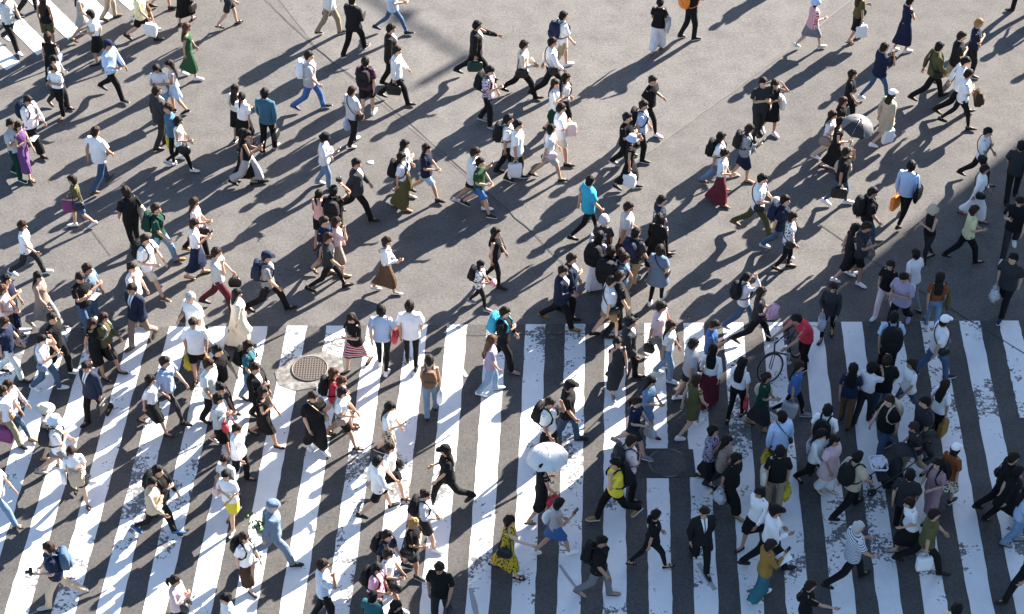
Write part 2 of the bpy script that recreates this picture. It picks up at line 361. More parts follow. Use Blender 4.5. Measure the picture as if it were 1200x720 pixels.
sheet('manhole_apron', [[un(322, 437), un(338, 421), un(379, 413), un(401, 421), un(404, 440), un(385, 452), un(345, 459), un(326, 452)]], [M['concrete']], 0.014)
mc = un(363, 433)
e = bpy.data.objects.new('manhole_cover', None); COL.objects.link(e); e.location = tuple(mc); tag(e, 'round iron manhole cover with a chequered grid in a pale worn concrete apron', 'manhole cover')
M['iron'] = plain('cast iron', (0.125, 0.105, 0.093), 0.6, 0.4, 0.3); M['iron_dark'] = plain('dark iron pits', (0.035, 0.03, 0.03), 0.8)
mb = MB(); rr_ = 0.36
mb.loft([ring((0, 0, 0.004), rr_, rr_, 40), ring((0, 0, 0.022), rr_, rr_, 40)]); mb.build('plate', [M['iron_dark']], e, smooth=False)
mb = MB(); mb.tube([(0.375 * math.cos(t * 6.2832 / 40), 0.375 * math.sin(t * 6.2832 / 40), 0.016) for t in range(40)], 0.022, 6, closed=True); mb.build('rim', [M['iron']], e)
mb = MB()
for i in range(-6, 7):
    y = i * 0.056; L = 2 * math.sqrt(max(0, (rr_ - .01) ** 2 - y * y))
    mb.box((0, y, 0.026), (L, 0.024, 0.008)); mb.box((y, 0, 0.0275), (0.024, L, 0.008))
mb.build('grid', [M['iron']], e, smooth=False)
# a stray sheet of paper lying on the road
pb = MB(); pb.box((0, 0, 0.006), (0.16, 0.13, 0.004)); o = pb.build('paper_scrap', [M['paper']], color=(0.8, 0.8, 0.8)); o.location = tuple(un(434, 191)); o.rotation_euler[2] = 0.2
tag(o, 'small white square of paper lying flat on the sunlit asphalt', 'paper')

# ------------------------------------------------------------------ the tall building whose corner shades the crossing, and the signal arm
s2 = np.array([math.cos(SUN_AZ), math.sin(SUN_AZ), 0.0]); n2 = np.array([s2[1], -s2[0], 0.0])
corner = un(1200, 163) + s2 * 24
bld = bpy.data.objects.new('office_building', None); COL.objects.link(bld); bld.location = tuple(corner); bld.rotation_euler[2] = SUN_AZ
tag(bld, 'tall grey office block beyond the upper right whose shade covers the crossing', 'building')
W_, D_, H_ = 40.0, 26.0, 34.0
mb = MB(); mb.box((D_ / 2, -W_ / 2, H_ / 2), (D_, W_, H_)); mb.build('wall', [M['concrete_wall']], bld, smooth=False)
mb = MB(); mb.box((D_ / 2, -W_ / 2, H_ + 0.4), (D_ + 0.02, W_ + 0.02, 0.8)); mb.build('roof', [M['concrete_wall']], bld, smooth=False)
for k in range(8):
    for j in range(4):
        mb = MB(); mb.box((-0.02, -5 - 10 * j, 3.2 + 4 * k), (0.06, 8.4, 2.4)); w = mb.build('window', [M['window_glass']], bld, smooth=False)
    mb = MB(); mb.box((D_ / 2, 0.0, 3.2 + 4 * k), (20, 0.05, 2.4)); mb.build('window', [M['window_glass']], bld, smooth=False)
# overhead signal arm: its blurred shadow lies at the top
sg = bpy.data.objects.new('traffic_signal', None); COL.objects.link(sg); tag(sg, 'grey traffic signal mast with a long overhead arm beyond the upper edge', 'traffic signal')
hz = 13.0; off = s2 * hz / math.tan(SUN_EL)
A_, B_, C_, D2 = un(546, 68), un(462, 18), un(380, -40), un(490, 95)
arm = [C_ + off + np.array([0, 0, hz]), B_ + off + np.array([0, 0, hz]), A_ + off + np.array([0, 0, hz])]
base = arm[0] * np.array([1, 1, 0]); sg.location = tuple(base)
mb = MB(); mb.tube([(0, 0, 0), (0, 0, hz + .3)], [.16, .1], 10); mb.build('mast', [M['dark_metal']], sg)
mb = MB(); mb.tube([p - base for p in arm], [.085, .075, .065], 8); mb.build('arm', [M['dark_metal']], sg)
q = arm[1] - base; mb = MB(); mb.box((q[0] + .2, q[1] - .1, hz), (.38, .26, .3), rz=-.5); mb.build('junction_box', [M['dark_metal']], sg, smooth=False)
L_ = np.linalg.norm(A_ - D2) * math.tan(SUN_EL); mb = MB(); q = arm[2] - base; mb.box((q[0], q[1], hz + L_ / 2), (.16, .2, L_ + .2)); mb.build('signal_head', [M['dark_metal']], sg, smooth=False)
# ------------------------------------------------------------------ people: rest shapes, skeleton, posing
# bones: 0 pelvis 1 spine 2 chest 3 neck 4 head 5 uarmL 6 farmL 7 handL 8 uarmR 9 farmR 10 handR 11 thighL 12 shinL 13 footL 14 thighR 15 shinR 16 footR
AA = 0.6                                             # arms stand off the body at this angle while at rest
def skeleton(fem):
    sw = 0.165 if fem else 0.185; hw = 0.092 if fem else 0.095
    J = {'pelvis': (0, 0, .92), 'spine': (-.005, 0, 1.04), 'chest': (-.01, 0, 1.2), 'neck': (-.015, 0, 1.43), 'head': (.005, 0, 1.51), 'top': (.01, 0, 1.70)}
    for s, n in ((1, 'L'), (-1, 'R')):
        sh = np.array((-.015, s * sw, 1.385)); d = np.array((0, s * math.sin(AA), -math.cos(AA)))
        J['sh' + n] = sh; J['el' + n] = sh + d * .285; J['wr' + n] = sh + d * .535; J['fi' + n] = sh + d * .70
        J['hip' + n] = (0, s * hw, .895); J['kn' + n] = (.01, s * hw, .485); J['an' + n] = (-.02, s * hw, .085); J['to' + n] = (.13, s * (hw + .012), .03)
    return {k: np.array(v, float) for k, v in J.items()}
def bones(J):
    B = [('pelvis', (0, 0, .82), (0, 0, 1.0), .13), ('spine', J['spine'], (0, 0, 1.18), .13), ('chest', (0, 0, 1.2), (0, 0, 1.4), .15), ('neck', (-.01, 0, 1.44), J['head'], .06), ('head', (.01, 0, 1.54), (.01, 0, 1.66), .11)]
    for n in 'LR':
        B += [('u' + n, J['sh' + n], J['el' + n], .055), ('f' + n, J['el' + n], J['wr' + n], .042), ('h' + n, J['wr' + n], J['fi' + n], .04)]
    for n in 'LR':
        B += [('t' + n, J['hip' + n], J['kn' + n], .09), ('s' + n, J['kn' + n], J['an' + n], .055), ('o' + n, J['an' + n], J['to' + n], .05)]
    return B
def weights(V, fem):
    J = skeleton(fem); Bs = bones(J); W = np.zeros((len(V), 17))
    for i, (n, a, b_, r) in enumerate(Bs):
        a = np.array(a, float); b_ = np.array(b_, float); ab = b_ - a
        t = np.clip(((V - a) @ ab) / (ab @ ab), 0, 1); d = np.linalg.norm(V - (a + t[:, None] * ab), axis=1)
        W[:, i] = 1.0 / (0.02 + (d / r) ** 2) ** 3
    y = V[:, 1]
    gl = np.clip(0.5 + y / 0.05, 0, 1)
    for i in (11, 12, 13): W[:, i] *= gl
    for i in (14, 15, 16): W[:, i] *= 1 - gl
    for i in (5, 6, 7): W[:, i] *= np.clip((y - .1) / .08, 0, 1)
    for i in (8, 9, 10): W[:, i] *= np.clip((-y - .1) / .08, 0, 1)
    hi = V[:, 2] > 1.5
    return W / W.sum(1)[:, None]

def remesh(mb, voxel, faces, smooth=4):
    me = mb.mesh('tmp', []); o = bpy.data.objects.new('tmp', me); COL.objects.link(o)
    r = o.modifiers.new('r', 'REMESH'); r.mode = 'VOXEL'; r.voxel_size = voxel
    s = o.modifiers.new('s', 'SMOOTH'); s.factor = .5; s.iterations = smooth
    dg = bpy.context.evaluated_depsgraph_get(); n = len(o.evaluated_get(dg).data.polygons) * 2
    d = o.modifiers.new('d', 'DECIMATE'); d.ratio = min(1, faces / max(1, n))
    bpy.context.view_layer.update(); dg = bpy.context.evaluated_depsgraph_get(); ev = o.evaluated_get(dg).data
    V = np.zeros(len(ev.vertices) * 3); ev.vertices.foreach_get('co', V); V = V.reshape(-1, 3).copy()
    F = [list(p.vertices) for p in ev.polygons]
    bpy.data.objects.remove(o); bpy.data.meshes.remove(me)
    return V, F
def wrinkle(V, amp, seed):
    r = np.random.RandomState(seed); out = np.zeros(len(V))
    for k in range(7):
        d = r.normal(size=3); d /= np.linalg.norm(d); out += np.sin(V @ d * r.uniform(14, 46) + r.uniform(0, 6))
    return out[:, None] / 2.6 * amp
def rings_z(mb, spec, n=16, dx=0.0, dy=0.0):
    mb.loft([ring((x + dx, dy, z), rx, ry, n, sq=.9) for z, x, rx, ry in spec])
def limb(mb, a, b_, radii, n=10, ext=(0, 0)):
    a, b_ = np.array(a), np.array(b_); mb.tube([a + (b_ - a) * t for t, r in radii], [r for t, r in radii], n)

def body_shape(fem):
    J = skeleton(fem); mb = MB()
    if fem: spec = [(.80, 0, .06, .1), (.86, -.005, .105, .16), (.93, -.01, .112, .168), (1.0, 0, .095, .145), (1.08, .0, .085, .122), (1.16, .0, .09, .13), (1.25, .012, .112, .14), (1.33, .0, .1, .15), (1.39, -.01, .075, .14), (1.43, -.015, .055, .08)]
    else: spec = [(.80, 0, .06, .1), (.86, -.005, .108, .158), (.93, -.005, .11, .16), (1.0, 0, .1, .15), (1.08, .0, .098, .145), (1.16, .0, .104, .155), (1.25, .005, .118, .17), (1.33, .0, .112, .175), (1.39, -.01, .085, .165), (1.43, -.015, .062, .095)]
    rings_z(mb, spec)
    nr = .048 if fem else .057
    mb.tube([(-.02, 0, 1.38), (-.012, 0, 1.46), (.0, 0, 1.56)], [nr + .012, nr, nr - .002], 12)
    # head: skull, jaw, nose, brow, ears
    mb.ell((.0, 0, 1.605), (.094, .074, .1), 16, 12); mb.ell((.022, 0, 1.55), (.068, .056, .075), 14, 10); mb.ell((.052, 0, 1.502), (.03, .032, .024), 10, 8)
    mb.tube([(.085, 0, 1.595), (.112, 0, 1.555), (.09, 0, 1.545)], [.011, .017, .013], 8)
    mb.ell((.078, 0, 1.605), (.018, .05, .012)); mb.ell((.078, 0, 1.523), (.016, .026, .012))
    for s in (1, -1): mb.ell((-.008, s * .078, 1.565), (.022, .014, .034), 8, 6)
    k = .86 if fem else 1.0
    for n in 'LR':
        s = 1 if n == 'L' else -1
        limb(mb, J['sh' + n] - np.array((0, s * .02, -.005)), J['el' + n], [(0, .058 * k), (.15, .06 * k), (.5, .048 * k), (1, .037 * k)])
        limb(mb, J['el' + n], J['wr' + n], [(0, .037 * k), (.25, .042 * k), (.7, .033 * k), (1, .026 * k)])
        d = (J['fi' + n] - J['wr' + n]) / np.linalg.norm(J['fi' + n] - J['wr' + n]); nn = np.cross((1, 0, 0), d)
        mb.loft([ring(J['wr' + n] + d * t, a_, c_, 10, (1, 0, 0), nn) for t, a_, c_ in ((-.01, .024, .02), (.025, .032, .018), (.06, .038, .016), (.088, .037, .013))])
        limb(mb, J['hip' + n] + np.array((0, 0, .02)), J['kn' + n], [(0, .09), (.2, .088), (.6, .066), (1, .052)], 12)
        limb(mb, J['kn' + n], J['an' + n], [(0, .052), (.28, .054), (.65, .04), (1, .034)], 12)
        mb.tube([(-.06, J['an' + n][1], .045), (-.02, J['an' + n][1], .05), (.06, J['an' + n][1] + s * .006, .04), (.15, J['an' + n][1] + s * .012, .025)], [.03, .036, .038, .026], 10)
    V, F = remesh(mb, .0105, 2300, 3)
    mi = [0] * len(F); out = MB(); out.add(V, F)
    # fingers: five of unequal length, curled, each rooted inside the palm
    for n in 'LR':
        wr = J['wr' + n]; d = (J['fi' + n] - wr) / np.linalg.norm(J['fi' + n] - wr); nn = np.cross((1, 0, 0), d); nn = nn * (-1 if n == 'L' else 1)
        inn = -nn if (nn[1] * (1 if n == 'L' else -1)) > 0 else nn         # towards the thigh
        for x, L, sp in ((.029, .072, .10), (.0095, .082, .03), (-.010, .076, -.04), (-.028, .06, -.12)):
            p = wr + d * .08 + np.array((x, 0, 0)); e1 = p + d * L * .5 + np.array((sp * L * .5, 0, 0)) + inn * .008; e2 = p + d * L * .88 + np.array((sp * L, 0, 0)) + inn * .03
            out.tube([p - d * .02, e1, e2], [.0095, .0088, .0068], 5)
        p = wr + d * .028 + np.array((.026, 0, 0)); out.tube([p, p + d * .03 + np.array((.024, 0, 0)) + inn * .01, p + d * .062 + np.array((.03, 0, 0)) + inn * .018], [.012, .0105, .008], 5)
    nb = len(out.f)
    for s in (1, -1): out.ell((.0865, s * .031, 1.583), (.006, .0125, .006), 6, 4, 1); out.tube([(.086, s * .016, 1.6045), (.089, s * .034, 1.6075), (.078, s * .05, 1.602)], .0045, 4, 1)
    out.ell((.0905, 0, 1.522), (.006, .021, .0065), 6, 4, 2)
    V = np.array(out.v)                              # draw the body in a little where clothes and shoes cover it
    tor = np.clip((1.395 - V[:, 2]) / .05, 0, 1) * np.clip((.27 - np.abs(V[:, 1])) / .08, 0, 1) * np.clip((V[:, 2] - .8) / .05, 0, 1)
    V[:, :2] *= (1 - .13 * tor)[:, None]
    low = np.clip((.085 - V[:, 2]) / .03, 0, 1)
    for s in (1, -1):
        q = (np.sign(V[:, 1]) == s); yc = s * (J['an' + ('L' if s > 0 else 'R')][1] * s + .004)
        V[q, 1] = yc + (V[q, 1] - yc) * (1 - .3 * low[q]); V[q, 0] = .03 + (V[q, 0] - .03) * (1 - .22 * low[q]); V[q, 2] = V[q, 2] * (1 - .25 * low[q]) + .008 * low[q]
    return V, out.f, out.mi

def top_shape(fem, sleeve, hem=.82, loose=.02, flare=0.0, faces=900):
    J = skeleton(fem); mb = MB(); l = loose
    if fem: spec = [(.93, -.005, .112, .168), (1.0, 0, .1, .15), (1.08, 0, .092, .132), (1.16, 0, .096, .136), (1.25, .012, .114, .146), (1.33, 0, .102, .152), (1.385, -.01, .078, .142), (1.425, -.014, .056, .084), (1.445, -.014, .05, .066)]
    else: spec = [(.93, -.003, .112, .162), (1.0, 0, .106, .156), (1.08, 0, .106, .154), (1.16, 0, .109, .16), (1.25, .005, .12, .172), (1.33, 0, .114, .176), (1.385, -.01, .09, .168), (1.43, -.014, .066, .1), (1.455, -.014, .058, .074)]
    spec = [(z, x, rx + l * (1.0 if z < 1.36 else .55 if z < 1.41 else .2), ry + l * (1.0 if z < 1.34 else .45 if z < 1.41 else .2)) for z, x, rx, ry in spec]
    if hem < .93:
        z, x, rx, ry = spec[0]; spec = [(hem, x, rx + .004 + flare, ry + .002 + flare)] + spec
    else: spec = [s for s in spec if s[0] >= hem]; spec[0] = (hem,) + spec[0][1:]
    rings_z(mb, spec, 20)
    k = .9 if fem else 1.0
    for n in 'LR':
        s = 1 if n == 'L' else -1; sh = J['sh' + n] - np.array((0, s * .035, -.002))
        if sleeve == 'short': limb(mb, sh, J['el' + n], [(0, .066 * k + l * .3), (.3, .068 * k + l * .6), (.78, .064 * k + l * .9)])
        if sleeve == 'cap': limb(mb, sh, J['el' + n], [(0, .064 * k + l * .2), (.3, .062 * k + l * .4)])
        if sleeve == 'long':
            limb(mb, sh, J['el' + n], [(0, .066 * k + l * .3), (.25, .066 * k + l * .5), (1, .052 * k + l * .5)])
            limb(mb, J['el' + n], J['wr' + n], [(0, .052 * k + l * .5), (.6, .046 * k + l * .4), (.97, .038 * k + l * .2)])
    V, F = remesh(mb, .017, faces, 3)
    nrm = V * np.array((1, 1, 0)); nrm /= np.linalg.norm(nrm, axis=1)[:, None] + 1e-6
    return V + nrm * wrinkle(V, .006, 3 + len(sleeve)), F
def trouser_shape(fem, kind):
    J = skeleton(fem); mb = MB()
    rings_z(mb, [(.8, 0, .085, .135), (.86, -.004, .122, .172), (.93, -.004, .12, .172), (1.0, 0, .102, .154), (1.04, 0, .1, .15)], 18)
    for n in 'LR':
        h, k, a = J['hip' + n] + np.array((0, 0, .02)), J['kn' + n], J['an' + n]
        if kind == 'shorts': limb(mb, h, k, [(0, .1), (.25, .104), (.6, .098), (.84, .096)], 12)
        elif kind == 'wide': limb(mb, h, k, [(0, .1), (.25, .108), (.6, .108), (1, .1)], 12); limb(mb, k, a, [(0, .1), (.5, .106), (.9, .11)], 12)
        elif kind == 'slim': limb(mb, h, k, [(0, .096), (.25, .094), (.6, .074), (1, .06)], 12); limb(mb, k, a, [(0, .06), (.3, .06), (.65, .048), (.98, .043)], 12)
        else: limb(mb, h, k, [(0, .1), (.25, .1), (.6, .086), (1, .077)], 12); limb(mb, k, a, [(0, .077), (.3, .074), (.65, .066), (1.08, .066)], 12)
    V, F = remesh(mb, .016, 900, 3)
    nrm = V * np.array((1, 0, 0)); 
    return V + np.sign(V[:, [0]] + .001) * np.array((1, 0, 0)) * wrinkle(V, .005, 8), F
def hair_shape(kind):
    mb = MB(); rnd = np.random.RandomState(hash(kind) % 7 + 5); nu, nv = 26, 18; c = np.array((-.004, 0, 1.6)); V = []; F = []
    side = {'short': 1.553, 'bob': 1.50, 'long': 1.49, 'pony': 1.56, 'bun': 1.56}[kind]; back = {'short': 1.49, 'bob': 1.475, 'long': 1.44, 'pony': 1.53, 'bun': 1.525}[kind]
    for j in range(nv + 1):
        a = math.pi * j / nv
        for k in range(nu):
            t = 2 * math.pi * k / nu; d = np.array((math.sin(a) * math.cos(t), math.sin(a) * math.sin(t), math.cos(a)))
            p = c + d * np.array((.094, .074, .1 if d[2] > 0 else .135)); fx = d[0] / (abs(d[0]) + abs(d[1]) + 1e-6)
            if fx > .45: lim = 1.627
            elif fx > -.1: lim = 1.632 + (side - 1.632) * (.45 - fx) / .55
            else: lim = side + (back - side) * min(1, (-.1 - fx) / .5)
            th = .022 + .007 * math.sin(t * 5 + a * 3) + (.012 if kind in ('bob', 'long') else .006) + rnd.uniform(-.007, .007) + .004 * math.sin(t * 11 + 2 * math.sin(a * 5))
            if p[2] > lim: q = p + d * th
            else: q = c + (p - c) * .72
            V.append(q)
    for j in range(nv):
        for k in range(nu): F.append((j * nu + k, (j + 1) * nu + k, (j + 1) * nu + (k + 1) % nu, j * nu + (k + 1) % nu))
    mb.add(V, F)
    if kind == 'long': mb.loft([ring((x, 0, z), rx, ry, 14) for z, x, rx, ry in ((1.6, -.05, .055, .078), (1.5, -.06, .05, .1), (1.4, -.1, .038, .115), (1.3, -.122, .03, .112), (1.2, -.128, .024, .095), (1.15, -.128, .012, .07))])
    if kind == 'pony': mb.ell((-.1, 0, 1.635), (.028, .028, .028)); mb.tube([(-.1, 0, 1.635), (-.15, 0, 1.61), (-.165, 0, 1.53), (-.155, 0, 1.42), (-.15, 0, 1.33)], [.022, .034, .036, .028, .01], 9)
    if kind == 'bun': mb.ell((-.085, 0, 1.675), (.045, .048, .043), 12, 8)
    if kind == 'bob': mb.loft([ring((x, 0, z), rx, ry, 14) for z, x, rx, ry in ((1.6, -.035, .065, .075), (1.52, -.04, .062, .086), (1.47, -.042, .055, .084), (1.455, -.042, .035, .06))])
    V, F = remesh(mb, .011, 900, 1)
    return V, F
def hat_shape(kind):
    mb = MB(); c = (0.0, 0, 1.625)
    if kind == 'cap':
        mb.loft([ring((-.004, 0, z), rx, ry, 20) for z, rx, ry in ((1.62, .114, .094), (1.66, .112, .093), (1.70, .096, .08), (1.722, .06, .05), (1.73, .012, .01))])
        mb.loft([ring((x, 0, z), .009, w, 12, (0, 0, 1), (0, 1, 0)) for x, z, w in ((.09, 1.634, .08), (.13, 1.63, .078), (.165, 1.622, .06), (.185, 1.617, .03))])
    elif kind == 'sun':
        mb.loft([ring((-.004, 0, z), rx, ry, 24) for z, rx, ry in ((1.615, .2, .185), (1.62, .2, .185), (1.642, .125, .106), (1.66, .116, .097), (1.715, .1, .085), (1.735, .06, .05), (1.738, .01, .01))])
    elif kind == 'bucket':
        mb.loft([ring((-.004, 0, z), rx, ry, 24) for z, rx, ry in ((1.585, .155, .14), (1.59, .156, .141), (1.64, .117, .098), (1.705, .102, .086), (1.722, .09, .075), (1.726, .01, .01))])
    elif kind == 'flat':
        mb.loft([ring((x, 0, z), rx, ry, 20) for z, x, rx, ry in ((1.635, 0, .112, .092), (1.655, .01, .125, .1), (1.69, .012, .12, .097), (1.712, .0, .08, .07), (1.716, 0, .01, .01))])
        mb.loft([ring((x, 0, z), .008, w, 12, (0, 0, 1), (0, 1, 0)) for x, z, w in ((.08, 1.642, .07), (.13, 1.636, .06), (.15, 1.632, .03))])
    elif kind == 'bonnet':
        mb.loft([ring((-.01, 0, z), rx, ry, 24) for z, rx, ry in ((1.55, .12, .1), (1.57, .155, .14), (1.62, .15, .132), (1.68, .13, .115), (1.74, .1, .085), (1.76, .04, .04))])
    return np.array(mb.v), mb.f
def shoe_shape(fem, kind):
    J = skeleton(fem); out = []
    for n, s in (('L', 1), ('R', -1)):
        y = J['an' + n][1]; mb = MB()
        if kind == 'sandal':
            mb.loft([ring((x, y + s * dy, .014), .013, w, 10, (0, 0, 1), (0, 1, 0)) for x, w, dy in ((-.09, .02, 0), (-.07, .034, 0), (.0, .034, .003), (.08, .044, .008), (.14, .04, .01), (.18, .015, .01))], 1)
            mb.tube([(.07, y - .045, .02), (.075, y, .085), (.07, y + .05, .02)], .012, 5, flat=2); mb.tube([(-.03, y - .036, .03), (-.02, y, .1), (-.03, y + .036, .03)], .009, 5)
        else:
            hgt = .012 if kind == 'flat' else .022; kk = (.55, .6) if fem else (.8, .9)
            up = [(-.092, .012, .03, .065), (-.08, .034, .036, .1), (-.03, .038, .042, .11), (.03, .04, .04, .095), (.08, .045, .032, .068), (.14, .042, .026, .05), (.18, .026, .018, .035), (.192, .008, .01, .022)]
            if kind == 'flat': up = [(x, w * .9, h_, t * (kk[0] if x > -.06 else kk[1])) for x, w, h_, t in up]
            mb.loft([ring((x, y + s * max(0, x) * .07, (t + .01) / 2), t / 2, w, 12, (0, 0, 1), (0, 1, 0), .8) for x, w, h_, t in up])
            mb.loft([ring((x, y + s * max(0, x) * .07, hgt / 2), hgt / 2, w + .004, 10, (0, 0, 1), (0, 1, 0), .6) for x, w, h_, t in up], 1)
        out.append((np.array(mb.v), mb.f, mb.mi))
    return out

class Tmpl:
    """a rest shape with its bone weights and a mesh that copies start from"""
    def __init__(s, name, V, F, fem, mi=None, bone=None, nm=1):
        s.V = V; s.mesh = new_mesh(name, V, F, [None] * nm, True, mi); s.F = F
        a = s.mesh.attributes.new('rest', 'FLOAT_VECTOR', 'POINT'); a.data.foreach_set('vector', np.asarray(V, np.float32).ravel())
        if bone is None: s.W = weights(V, fem)
        else: s.W = np.zeros((len(V), 17)); s.W[:, bone] = 1
T = {}
for fem in (0, 1):
    V, F, mi = body_shape(fem); T['body', fem] = Tmpl('body', V, F, fem, mi, nm=3)
    for sl, hem, lo, key in (('short', .84, .022, 'tee'), ('short', .80, .033, 'boxy'), ('long', .82, .026, 'long'), ('long', .95, .02, 'tucked'), ('short', .95, .018, 'tuck'), ('none', .9, .012, 'tank'), ('long', .78, .04, 'jacket'), ('cap', .95, .014, 'bodice'), ('short', .6, .05, 'tunic'), ('long', .5, .055, 'coat')):
        V, F = top_shape(fem, sl, hem, lo, .05 if key in ('tunic', 'coat') else .012, 1400 if key == 'jacket' else 900)
        mi = None
        T[key, fem] = Tmpl(key, V, F, fem, mi, nm=2)
    for k in ('straight', 'slim', 'wide', 'shorts'):
        V, F = trouser_shape(fem, k); T[k, fem] = Tmpl(k, V, F, fem)
    for k in ('sneaker', 'flat', 'sandal'):
        for n, (V, F, mi) in zip('LR', shoe_shape(fem, k)): T[k + n, fem] = Tmpl(k, V, F, fem, mi, 13 if n == 'L' else 16, nm=2)
for k in ('short', 'bob', 'long', 'pony', 'bun'):
    V, F = hair_shape(k); t = Tmpl('hair', V, F, 0); f = np.clip((V[:, 2] - 1.36) / .16, 0, 1)
    t.W = np.zeros((len(V), 17)); t.W[:, 4] = f; t.W[:, 2] = 1 - f; T['hair', k] = t
    u = Tmpl('hair', V, F, 0); k_ = np.clip((V[:, 2] - 1.6) / .04, 0, 1)[:, None]; u.V = V * (1 - k_) + ((V - (0, 0, 1.6)) * (.86, .86, .7) + (0, 0, 1.6)) * k_; u.W = t.W; T['hair under hat', k] = u
for k in ('cap', 'sun', 'bucket', 'flat', 'bonnet'):
    V, F = hat_shape(k); T['hat', k] = Tmpl('hat', V, F, 0, bone=4)

def Rx(a): c, s = math.cos(a), math.sin(a); return np.array(((1, 0, 0), (0, c, -s), (0, s, c)))
def Ry(a): c, s = math.cos(a), math.sin(a); return np.array(((c, 0, s), (0, 1, 0), (-s, 0, c)))
def Rz(a): c, s = math.cos(a), math.sin(a); return np.array(((c, -s, 0), (s, c, 0), (0, 0, 1)))

def pose(fem, stride, arms, rnd, lean=0.04, head=(0, 0), bend=0.0, passing=False):
    """bone matrices (rotation, translation) for one walking or standing figure; + stride: left foot leads"""
    J = skeleton(fem); G = [np.eye(3)] * 17; Tn = [np.zeros(3)] * 17; P = {}
    A = stride
    tw = A * .18
    G[0] = Rz(-tw * .5); G[1] = G[0] @ Ry(lean * .5 + bend * .5); G[2] = Rz(tw) @ Ry(lean + bend); G[3] = Rz(tw * .5) @ Ry(lean * .6 + bend * .6 + head[1] * .4); G[4] = Rz(head[0]) @ Ry(head[1] + bend * .5)
    P['pelvis'] = J['pelvis']
    def chain(par, child, g): return P[par] + g @ (J[child] - J[par])
    P['spine'] = chain('pelvis', 'spine', G[0]); P['chest'] = chain('spine', 'chest', G[1]); P['neck'] = chain('chest', 'neck', G[2]); P['head'] = chain('neck', 'head', G[3])
    for n, s, b0 in (('L', 1, 5), ('R', -1, 8)):
        P['sh' + n] = chain('chest', 'sh' + n, G[2]); kind = arms[0] if n == 'L' else arms[1]
        ab = .13; th = -A * s * .8; el = .16 + abs(A) * .15; twi = .15
        if th > 0: el += .2
        if kind == 'ph': th, el, twi, ab = .42 + rnd.uniform(-.08, .08), 1.72, .35, .1
        elif kind == 'ea': th, el, twi, ab = .95, 2.35, .25, .25
        elif kind == 'ca': th, el, twi = .02, .1, .05
        elif kind == 'hg': th, el, twi, ab = .15, 1.4, .3, .12
        elif kind == 'up': th, el, twi, ab = 1.75, 1.7, .5, .35
        elif kind == 'fw': th, el, twi, ab = 1.2, .2, 0, .12
        elif kind == 'st': th, el, twi, ab = .25, 2.2, .1, .2
        elif kind == 'ou': th, el, twi, ab = .25, .25, 0, .75
        elif kind == 'fo': th, el, twi, ab = .35, 1.65, 1.1, .12
        elif kind == 'dn': th, el, twi, ab = .75, .35, .1, .1
        elif kind == 'ba': th, el, twi, ab = -.5, .5, .2, .15
        th += rnd.uniform(-.06, .06)
        base = G[2] if kind not in ('dn',) else Rz(0)
        U = base @ Ry(-th) @ Rx(-s * (AA - ab)); Fm = base @ Ry(-th) @ Rz(-s * twi) @ Ry(-el) @ Rx(-s * AA)
        G[b0] = U; G[b0 + 1] = Fm; G[b0 + 2] = Fm
        P['el' + n] = P['sh' + n] + U @ (J['el' + n] - J['sh' + n]); P['wr' + n] = P['el' + n] + Fm @ (J['wr' + n] - J['el' + n]); P['ha' + n] = P['wr' + n] + Fm @ (J['fi' + n] - J['wr' + n]) * .62
    for n, s, b0 in (('L', 1, 11), ('R', -1, 14)):
        P['hip' + n] = chain('pelvis', 'hip' + n, G[0]); th = A * s
        if passing and s * A < 0: th, kn, ft = .12, 1.05, .75
        elif th >= 0: kn = .10 + .06 * rnd.random(); th *= 1.02; ft = -th * .45
        else: kn = .12 + abs(th) * .75; th *= .85; ft = min(.65, abs(th) * 1.1)
        if abs(A) < .04: kn, ft = .05, 0
        G[b0] = Rz(-s * -.04) @ Ry(-th); G[b0 + 1] = Rz(s * .04) @ Ry(-th + kn); G[b0 + 2] = Rz(s * .1) @ Ry(ft)
        P['kn' + n] = P['hip' + n] + G[b0] @ (J['kn' + n] - J['hip' + n]); P['an' + n] = P['kn' + n] + G[b0 + 1] @ (J['an' + n] - J['kn' + n])
    keys = ['pelvis', 'spine', 'chest', 'neck', 'head', 'shL', 'elL', 'wrL', 'shR', 'elR', 'wrR', 'hipL', 'knL', 'anL', 'hipR', 'knR', 'anR']
    Tn = [P[k] - G[i] @ J[k] for i, k in enumerate(keys)]
    return np.array(G), np.array(Tn), P
def skin(t, G, Tn, dz):
    q = np.einsum('bij,vj->bvi', G, t.V) + Tn[:, None, :]
    v = np.einsum('vb,bvi->vi', t.W, q); v[:, 2] += dz
    return v
def instance(t, name, v, mats, parent, color):
    m = t.mesh.copy(); m.name = name; m.vertices.foreach_set('co', v.astype(np.float32).ravel())
    for i, x in enumerate(mats): m.materials[i] = x
    m.update(); return link(name, m, parent, color)
